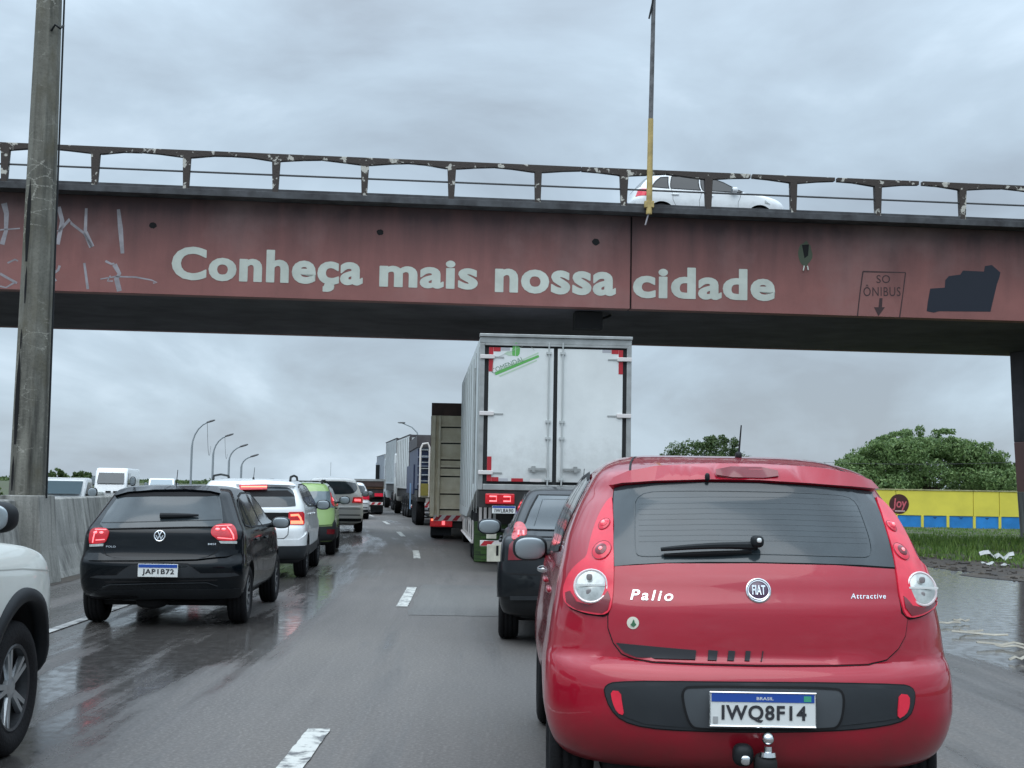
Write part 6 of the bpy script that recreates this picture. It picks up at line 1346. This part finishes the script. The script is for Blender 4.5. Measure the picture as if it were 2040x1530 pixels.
def box_truck():
    D = 23.3; yaw = rad(3.7); cx = at(1104, 965, D).x
    r = empty('box_truck', (cx, D, 0), yaw); tag(r, 'large white box truck with two rear doors and a green leaf logo', 'truck')
    inv = Matrix.Rotation(-yaw, 3, 'Z')
    def L(px, py, y=0.0):
        o = inv @ (EYEV-Vector((cx, D, 0))); d = inv @ ray(px, py); t = (y-o.y)/d.y; return o+d*t
    tl = L(957, 664); trr = L(1259, 674); bl = L(949, 976); W = (trr.x-tl.x)/2; mx_ = (trr.x+tl.x)/2; zt = (tl.z+trr.z)/2; zb = L(1100, 978).z; LEN = 11.6
    x0, x1 = mx_-W, mx_+W
    # body: side walls drop lower ahead of the rear overhang
    m = MB(); m.prism([(0.06, zb), (0.06, zt), (LEN, zt), (LEN, 0.75), (6.2, 0.80), (1.2, zb-0.02)], x0+0.02, x1-0.02, 'x'); m.build('body', M_tside, r, bevel=0.012)
    fr = 0.10
    f = MB(); f.box((x0, 0, zt-0.15), (x1, 0.10, zt-0.045)); f.box((x0, 0, zb), (x0+0.085, 0.10, zt-0.152)); f.box((x1-0.085, 0, zb), (x1, 0.10, zt-0.152)); f.box((x0+0.087, 0, zb), (x1-0.087, 0.10, zb+0.10)); f.build('rear_frame', M_alu, r, bevel=0.008)
    box('top_rail', (x0-0.01, -0.04, zt-0.043), (x1+0.01, 0.12, zt+0.01), M_alu, r, bevel=0.008)
    box('door_seal', (x0+0.087, 0.03, zb+0.102), (x1-0.087, 0.055, zt-0.152), M_seal, r)
    dx0, dx1 = x0+0.155, x1-0.155; dz0, dz1 = zb+0.15, zt-0.225; mid = L(1106, 800).x
    for a, b in ((dx0, mid-0.035), (mid+0.035, dx1)):
        d = box('door', (a, -0.01, dz0), (b, 0.029, dz1), M_tw, r, bevel=0.006)
        left = a == dx0; e = a if left else b; s = 1 if left else -1
        # lock rod
        rx = (b-0.085) if left else (a+0.085)
        m = MB().tube([(rx, -0.04, dz0-0.06), (rx, -0.04, dz1+0.10)], 0.014, 8); 
        for zz in (dz0+0.05, dz0+0.75, dz0+(dz1-dz0)*0.45, dz1-0.08): m.box((rx-0.045, -0.055, zz-0.02), (rx+0.045, -0.012, zz+0.02))
        m.build('lock_rod', mat('galvanised_light', (0.55, 0.57, 0.56), 0.4, 0.5), d)
        m = MB().box((rx-s*0.33 if left else rx+0.03, -0.07, dz0+0.20), (rx-0.03 if left else rx+0.33, -0.03, dz0+0.235)); m.box((rx-s*0.24-0.03, -0.075, dz0+0.17), (rx-s*0.24+0.03, -0.012, dz0+0.27)); m.build('door_handle', M_alu, d)
        for fz in (0.94, 0.515, 0.075):
            zz = dz0+(dz1-dz0)*fz-0.06
            o = box('hinge', (min(e-s*0.15, e+s*0.10), -0.045, zz), (max(e-s*0.15, e+s*0.10), -0.012, zz+0.07), M_twt, d, bevel=0.008); MB().box((min(e+s*0.1, e+s*0.26), -0.02, zz+0.015), (max(e+s*0.1, e+s*0.26), -0.011, zz+0.04)).build('hinge_strap', M_alu, d)
        # reflective corner marks
        for zc, dr in ((dz1, -1),) + (((dz0, 1),) if left else ()):
            box('reflective_tape', (min(e, e+s*0.075), -0.0135, min(zc, zc+dr*0.42)), (max(e, e+s*0.075), -0.0105, max(zc, zc+dr*0.42)), M_tred, d)
            box('reflective_tape', (min(e+s*0.078, e+s*0.2), -0.0135, min(zc, zc+dr*0.07)), (max(e+s*0.078, e+s*0.2), -0.0105, max(zc, zc+dr*0.07)), M_tred, d)
            box('reflective_tape', (min(e+s*0.202, e+s*0.36), -0.0135, min(zc, zc+dr*0.05)), (max(e+s*0.202, e+s*0.36), -0.0105, max(zc, zc+dr*0.05)), mat('reflective_grey', (0.42, 0.42, 0.45), 0.35), d)
        xa = a+0.36
        while xa < b-0.2:
            box('reflective_tape', (xa+0.06, -0.0135, dz0), (xa+0.26, -0.0105, dz0+0.055), M_tred if int(xa*10) % 2 else M_twt, d); xa += 0.32
    box('rain_gutter', (x0+0.087, -0.03, zt-0.19), (x1-0.087, 0.02, zt-0.154), M_alu, r)
    # logo
    C = crop(940, 650, 0.1618)
    def lp(pts, mt, nm, y=-0.0125):
        P = [L(*p, y) for p in C(pts)]; m = MB(); m.add([(p.x, y, p.z) for p in P], [tuple(range(len(P)))]); return m.build(nm, mt, r)
    lp([(286, 572), (300, 560), (820, 352), (830, 380), (305, 600), (288, 600)], M_grn, 'logo_stripe'); lp([(300, 548), (820, 318), (822, 338), (310, 556)], M_pale, 'logo_stripe'); lp([(330, 610), (800, 412), (802, 428), (350, 622)], M_pale, 'logo_stripe')
    lp([(498, 362), (494, 300), (505, 240), (545, 198), (578, 225), (594, 280), (588, 340), (565, 368)], M_grn, 'logo_leaf'); lp([(395, 336), (440, 308), (490, 306), (494, 365), (450, 362)], M_pale, 'logo_leaf'); lp([(538, 215), (544, 215), (540, 368), (532, 368)], M_pale, 'logo_vein', -0.0135)
    for a, b in (((270, 400), (250, 545)), ((270, 400), (700, 215)), ((700, 215), (770, 300)), ((250, 545), (290, 600))):
        A, Bv = L(*C([a])[0]), L(*C([b])[0]); MB().tube([(A.x, -0.012, A.z), (Bv.x, -0.012, Bv.z)], 0.004, 4).build('logo_outline', mat('logo_grey', (0.42, 0.46, 0.43), 0.5), r)
    c = L(*C([(440, 478)])[0]); vs, fs = text2d('COMENDAL', 1, 0.0); vs = fit2d(vs, -0.30, 0.30, -0.045, 0.045); an = rad(23.5)
    me = bpy.data.meshes.new('logo_lettering'); me.from_pydata([(c.x+x*math.cos(an)-z*math.sin(an), -0.0125, c.z+x*math.sin(an)+z*math.cos(an)) for x, z in vs], [], fs); link('logo_lettering', me, mat('logo_dark_green', (0.16, 0.27, 0.19), 0.5), r)
    # rear underside
    box('rear_crossmember', (x0+0.02, 0.02, zb-0.30), (x1-0.02, 0.3, zb-0.002), M_chas, r, bevel=0.01)
    for sg in (-1, 1):
        la = box('tail_lamp', (mx_+sg*0.93-0.25, -0.03, zb-0.24), (mx_+sg*0.93+0.25, 0.018, zb-0.06), M_lampL, r, bevel=0.02)
        for d in (-0.12, 0.12): MB().tube([(mx_+sg*0.93+d-0.06, -0.035, zb-0.11), (mx_+sg*0.93+d+0.06, -0.035, zb-0.11), (mx_+sg*0.93+d+0.06, -0.035, zb-0.19), (mx_+sg*0.93+d-0.06, -0.035, zb-0.19)], 0.014, 6).build('light_bar', M_hot, la)
        fx = mx_+sg*0.93; fl = box('mudflap', (fx-0.33, 2.50, 0.05), (fx+0.30, 2.52, 0.80), M_mud, r, bevel=0.004)
        for k in range(7): box('mudflap_rib', (fx-0.20, 2.492, 0.10+k*0.095), (fx+0.12, 2.499, 0.145+k*0.095), mat('rib_green', (0.06, 0.14, 0.03), 0.7), fl)
    for k in range(4): box('wing_rib', (x0+0.10+k*0.085, 1.50, 0.80), (x0+0.15+k*0.085, 1.54, zb-0.31), M_twt if k < 3 else M_alu, r)
    box('wing_panel', (x0+0.08, 1.545, 0.78), (x1-0.08, 1.56, zb-0.31), M_chas, r)
    plate(r, (L(1000, 1013).x+0.03, -0.0, L(1000, 1013).z-0.02), 0.40, 0.13, 'IWL8A90', fancy=False)
    pb_ = stripes(r, L(958, 1085).x, x1-0.15, 0.35, L(960, 1090).z, L(960, 1078).z, 7)
    c = L(976, 1113); o = box('cream_plate', (c.x-0.04, 0.30, 0.17), (c.x+0.30, 0.33, 0.47), M_can, r, bevel=0.03); box('cream_slot', (c.x+0.12, 0.292, 0.28), (c.x+0.16, 0.298, 0.45), M_gap, o); box('bumper_bracket', (c.x-0.05, 0.31, 0.57), (c.x+0.12, 0.4, 0.8), M_can, r)
    box('chassis_rail', (mx_-0.5, 0.4, 0.72), (mx_+0.5, LEN+1.5, 1.0), M_chas, r)
    tyres(r, (mx_-1.08, mx_+1.08), (3.3, 4.5), 0.5, 0.34); tyres(r, (mx_-1.05, mx_+1.05), (LEN+0.6,), 0.5, 0.28)
    # side equipment low on the left flank
    for k in range(4): superell('side_tank', (x0+0.28, 4.2+k*1.4, 0.58), 0.22, 0.55, 0.2, M_alu if k % 2 else M_chas, r, 3.5)
    for k in range(6): box('side_post', (x0+0.05, 3.4+k*1.25, 0.35), (x0+0.11, 3.48+k*1.25, 0.80), M_twt, r)
    MB().tube([(x0+0.04, 3.3, 0.38), (x0+0.04, 9.8, 0.38)], 0.03, 6).build('side_guard', M_twt, r)
    for k in range(9): box('side_rib', (x0+0.008, 0.7+k*1.2, 1.0), (x0+0.019, 0.74+k*1.2, zt-0.15), M_alu, r)
    MB().tube([(x0-0.03, 1.1, zb+0.1), (x0-0.03, 1.1, zt-0.5)], 0.02, 6).build('side_hose', M_alu, r)
    box('cab', (mx_-1.2, LEN+0.2, 0.5), (mx_+1.2, LEN+2.2, 2.9), M_tw, r, bevel=0.12)
    return r
box_truck()
M_beige = mat('grain_truck_beige', (0.84, 0.78, 0.62), 0.6, var=0.2, vs=2.5, col2=(0.66, 0.58, 0.42)); M_rust = mat('rusty_edge', (0.16, 0.09, 0.05), 0.8, var=0.4, vs=6); M_brown = mat('dark_brown_sheet', (0.06, 0.035, 0.030), 0.7, var=0.3, vs=3)
def grain_truck():
    D = 36.8; xl = at(857, 965, D).x; yaw = rad(3.3); r = empty('grain_truck', (xl+1.25, D, 0), yaw); tag(r, 'beige stake-sided grain truck with a dark brown top, left of the box truck', 'truck')
    x0, x1 = -1.25, 1.25; zt = at(880, 803, D).z; z2 = at(880, 828, D).z; zb = at(880, 1026, D).z; LEN = 9.5
    box('body', (x0+0.04, 0.05, zb), (x1-0.04, LEN, z2), M_beige, r); box('extension_board', (x0, 0.0, z2+0.002), (x1, LEN, zt), M_brown, r, bevel=0.01)
    px_ = [x0, x0+0.24, x0+1.16, x0+1.36, x1-0.12]
    for i, (a, b) in enumerate([(x0, x0+0.12), (x0+0.20, x0+0.26), (x0+1.16, x0+1.34), (x1-0.3, x1-0.24), (x1-0.12, x1)]): box('upright', (a, -0.05, zb-0.05), (b, 0.045, z2-0.002), M_beige, r, bevel=0.01)
    zz = [at(880, p, D).z for p in (1012, 981, 946, 929, 913, 880, 848)]
    for z in zz: box('crossbar', (x0+0.26, -0.02, z-0.025), (x0+1.16, 0.04, z+0.035), M_beige, r, bevel=0.006); box('bar_gap', (x0+0.27, 0.036, z-0.06), (x0+1.15, 0.048, z-0.027), M_gap, r); box('crossbar', (x0+1.34, -0.02, z-0.025), (x1-0.3, 0.04, z+0.035), M_beige, r)
    for k in range(10):
        y = 0.4+k*0.95; box('side_stake', (x0-0.01, y, zb), (x0+0.038, y+0.09, z2-0.002), M_rust if k % 3 == 0 else M_beige, r)
    box('opening', (x0+1.36, -0.03, at(880, 935, D).z), (x0+1.62, -0.021, at(880, 895, D).z), M_gap, r)
    o = box('lower_frame', (x0+0.1, 0.1, zb-0.35), (x1-0.1, 0.5, zb-0.002), M_chas, r, bevel=0.01)
    za = at(880, 1042, D).z
    la = box('tail_lamp', (x0+0.02, 0.04, za-0.10), (x0+0.62, 0.09, za+0.12), M_lampL, r, bevel=0.015); box('bulb', (x0+0.34, 0.02, za-0.05), (x0+0.42, 0.038, za+0.09), M_hot, la); box('light_bar', (x0+0.05, 0.025, za+0.06), (x0+0.55, 0.038, za+0.11), M_orange, la)
    stripes(r, x0+0.1, x1-0.1, 0.0, 0.50, 0.66, 9); tyres(r, (x0+0.22, x1-0.22), (1.0, 2.2, 3.4), 0.52, 0.36); tyres(r, (x0+0.2, x1-0.2), (LEN+0.8,), 0.5, 0.3)
    box('mudflap', (x0+0.05, 0.3, 0.1), (x0+0.6, 0.32, 0.55), M_trim, r); box('mudflap', (x1-0.6, 0.3, 0.1), (x1-0.05, 0.32, 0.55), M_trim, r)
    box('cab', (x0+0.1, LEN+0.15, 0.6), (x1-0.1, LEN+2.0, 2.9), M_beige, r, bevel=0.1); box('chassis_rail', (-0.45, 0.4, 0.65), (0.45, LEN+1.5, 0.95), M_chas, r)
grain_truck()
def far_truck(name, D, pl, wpx_side, pt, pb, side_m, rear_m, label, yaw, LEN=9.0, low=1.15, extra=None, W=2.5, roof_m=None):
    xl = at(pl, 965, D).x; zt = at(pl, pt, D).z; r = empty(name, (xl+W/2, D, 0), rad(yaw)); tag(r, label, 'truck')
    x0, x1 = -W/2, W/2
    box('body', (x0+0.03, 0.06, low), (x1-0.03, LEN, zt-0.02), side_m, r, bevel=0.02); box('rear_door', (x0+0.10, 0.0, low+0.1), (x1-0.10, 0.056, zt-0.12), rear_m, r, bevel=0.01)
    f = MB(); f.box((x0, -0.02, zt-0.1), (x1, 0.054, zt)); f.box((x0, -0.02, low), (x0+0.08, 0.054, zt-0.102)); f.box((x1-0.08, -0.02, low), (x1, 0.054, zt-0.102)); f.build('rear_frame', roof_m or M_alu, r)
    box('roof_rail', (x0+0.0, 0.056, zt-0.018), (x0+0.08, LEN, zt+0.02), roof_m or M_alu, r)
    for k in range(int(LEN/1.0)): box('side_rib', (x0+0.005, 0.4+k, low+0.1), (x0+0.028, 0.45+k, zt-0.1), M_alu, r)
    box('lower_frame', (x0+0.1, 0.1, low-0.4), (x1-0.1, LEN, low-0.002), M_chas, r, bevel=0.01)
    for sg in (-1, 1): box('tail_lamp', (sg*0.95-0.2, -0.01, low-0.35), (sg*0.95+0.2, 0.09, low-0.2), M_lamp, r); box('mudflap', (sg*0.9-0.28, 0.3, 0.1), (sg*0.9+0.28, 0.32, 0.75), M_trim, r)
    stripes(r, x0+0.1, x1-0.1, 0.0, 0.45, 0.58, 8)
    tyres(r, (x0+0.2, x1-0.2), (1.1, 2.3, 3.5), 0.5, 0.32); tyres(r, (x0+0.2, x1-0.2), (LEN+0.7,), 0.5, 0.3)
    c = box('cab', (x0+0.08, LEN+0.2, 0.55), (x1-0.08, LEN+2.1, min(zt-0.3, 3.0)), side_m, r, bevel=0.12); box('cab_window', (x0+0.07, LEN+0.9, 1.8), (x0+0.079, LEN+1.7, 2.5), M_glass2, c)
    return r, x0, x1, zt
M_navy2 = mat('navy_frame', (0.02, 0.035, 0.09), 0.5, var=0.4, vs=4); M_darkt = mat('dark_tarp', (0.07, 0.065, 0.07), 0.8, var=0.3, vs=2); M_greyt = mat('pale_grey_box', (0.42, 0.46, 0.48), 0.5, var=0.12, vs=2); M_cream = mat('cream_cab', (0.55, 0.53, 0.42), 0.5, var=0.15, vs=3); M_bluegrey = mat('blue_grey_box', (0.30, 0.35, 0.42), 0.5, var=0.12, vs=2)
# third in line: car transporter frame in dark blue with a white tubular ladder
D = 48.5; xl = at(829, 965, D).x; r = empty('dark_blue_truck', (xl+1.25, D, 0), rad(6.4)); tag(r, 'dark blue framed truck with a white tubular ladder and a mustard plate', 'truck')
zt = at(840, 868, D).z; x0, x1 = -1.25, 1.25
box('top_board', (x0+0.0, 0.0, zt-0.42), (x1, 8, zt), M_darkt, r, bevel=0.01); box('headboard', (x0+0.05, 0.15, 1.3), (x1, 8, zt-0.422), M_navy2, r)
box('side_panel', (x0+0.0, 2.5, 1.1), (x0+0.12, 9.5, zt-1.0), M_navy2, r)
for k in range(5): box('deck_frame', (x0+0.05, 0.3+k*1.8, 0.9), (x0+0.15, 0.42+k*1.8, zt-0.9), M_navy2, r); box('cross_strut', (x0+0.05, 0.05, 1.45+k*0.32), (x1, 0.14, 1.5+k*0.32), mat('grey_blue_strut', (0.16, 0.19, 0.26), 0.5), r)
la_ = [at(p, 965, D).x-(xl+1.25) for p in (836, 853)]; zl = [at(840, q, D).z for q in (883, 990)]
MB().tube([(la_[0], -0.15, zl[1]), (la_[0], -0.15, zl[0]-0.2), (la_[0]+0.08, -0.15, zl[0]-0.03), (la_[1]-0.05, -0.15, zl[0]), (la_[1]+0.02, -0.15, zl[0]-0.15), (la_[1]+0.02, -0.15, zl[1])], 0.035, 8).build('ladder_frame', M_twt, r, True)
for k in range(7): MB().tube([(la_[0], -0.15, zl[1]+0.35+k*0.22), (la_[1], -0.15, zl[1]+0.35+k*0.22)], 0.012, 6).build('ladder_rung', M_greyt, r)
box('mustard_plate', (la_[0]+0.03, -0.18, zl[1]+0.05), (la_[1], -0.155, zl[1]+0.48), mat('mustard', (0.22, 0.19, 0.04), 0.6), r); box('side_sign', (x0+0.55, -0.03, zt-0.95), (x0+0.9, -0.005, zt-0.5), M_can, r)
box('lower_frame', (x0+0.05, 0.0, 0.85), (x1, 9, 1.25), M_chas, r, bevel=0.01); box('fender', (x0+0.2, -0.05, 1.0), (x0+0.95, 0.2, 1.3), M_can, r, bevel=0.02); stripes(r, x0+0.35, x0+0.8, -0.06, 0.72, 0.98, 3); stripes(r, x0+0.8, x1, 0.0, 0.5, 0.62, 6)
tyres(r, (x0+0.18, x1-0.2), (0.8, 2.0, 3.2), 0.52, 0.32); box('blue_pipe', (x0-0.05, 4.5, 0.5), (x0-0.0, 4.62, 1.5), mat('pale_blue', (0.25, 0.42, 0.62), 0.4), r)
far_truck('white_box_truck', 59, 814, 0, 866, 0, M_tw, M_tw, 'white box truck with cream cab half hidden behind the dark blue truck', 9, 8, 1.25, roof_m=M_darkt)
far_truck('grey_box_truck', 73, 788, 0, 873, 0, M_greyt, M_greyt, 'pale grey box truck second to last in the line of trucks', 9, 9, 1.45, roof_m=M_darkt)
rr, x0, x1, zt = far_truck('blue_grey_truck', 88, 765, 0, 905, 0, M_bluegrey, M_greyt, 'blue-grey truck with a black mirror, farthest in the line of trucks', 9, 9, 1.4)
box('cab_mirror', (x0-0.32, 4.0, 1.6), (x0-0.05, 4.1, 2.7), M_trim, rr)
for z in (1.9, 2.4, 2.9): box('rear_stripe', (x0+0.9, -0.03, z), (x0+1.5, -0.021, z+0.3), M_navy2, rr)
far_truck('rusty_red_truck', 64, 662, 0, 953, 0, M_rust, M_brown, 'low truck with a rusty brown load rising above the cars in the left lane', 9, 5, 1.2)
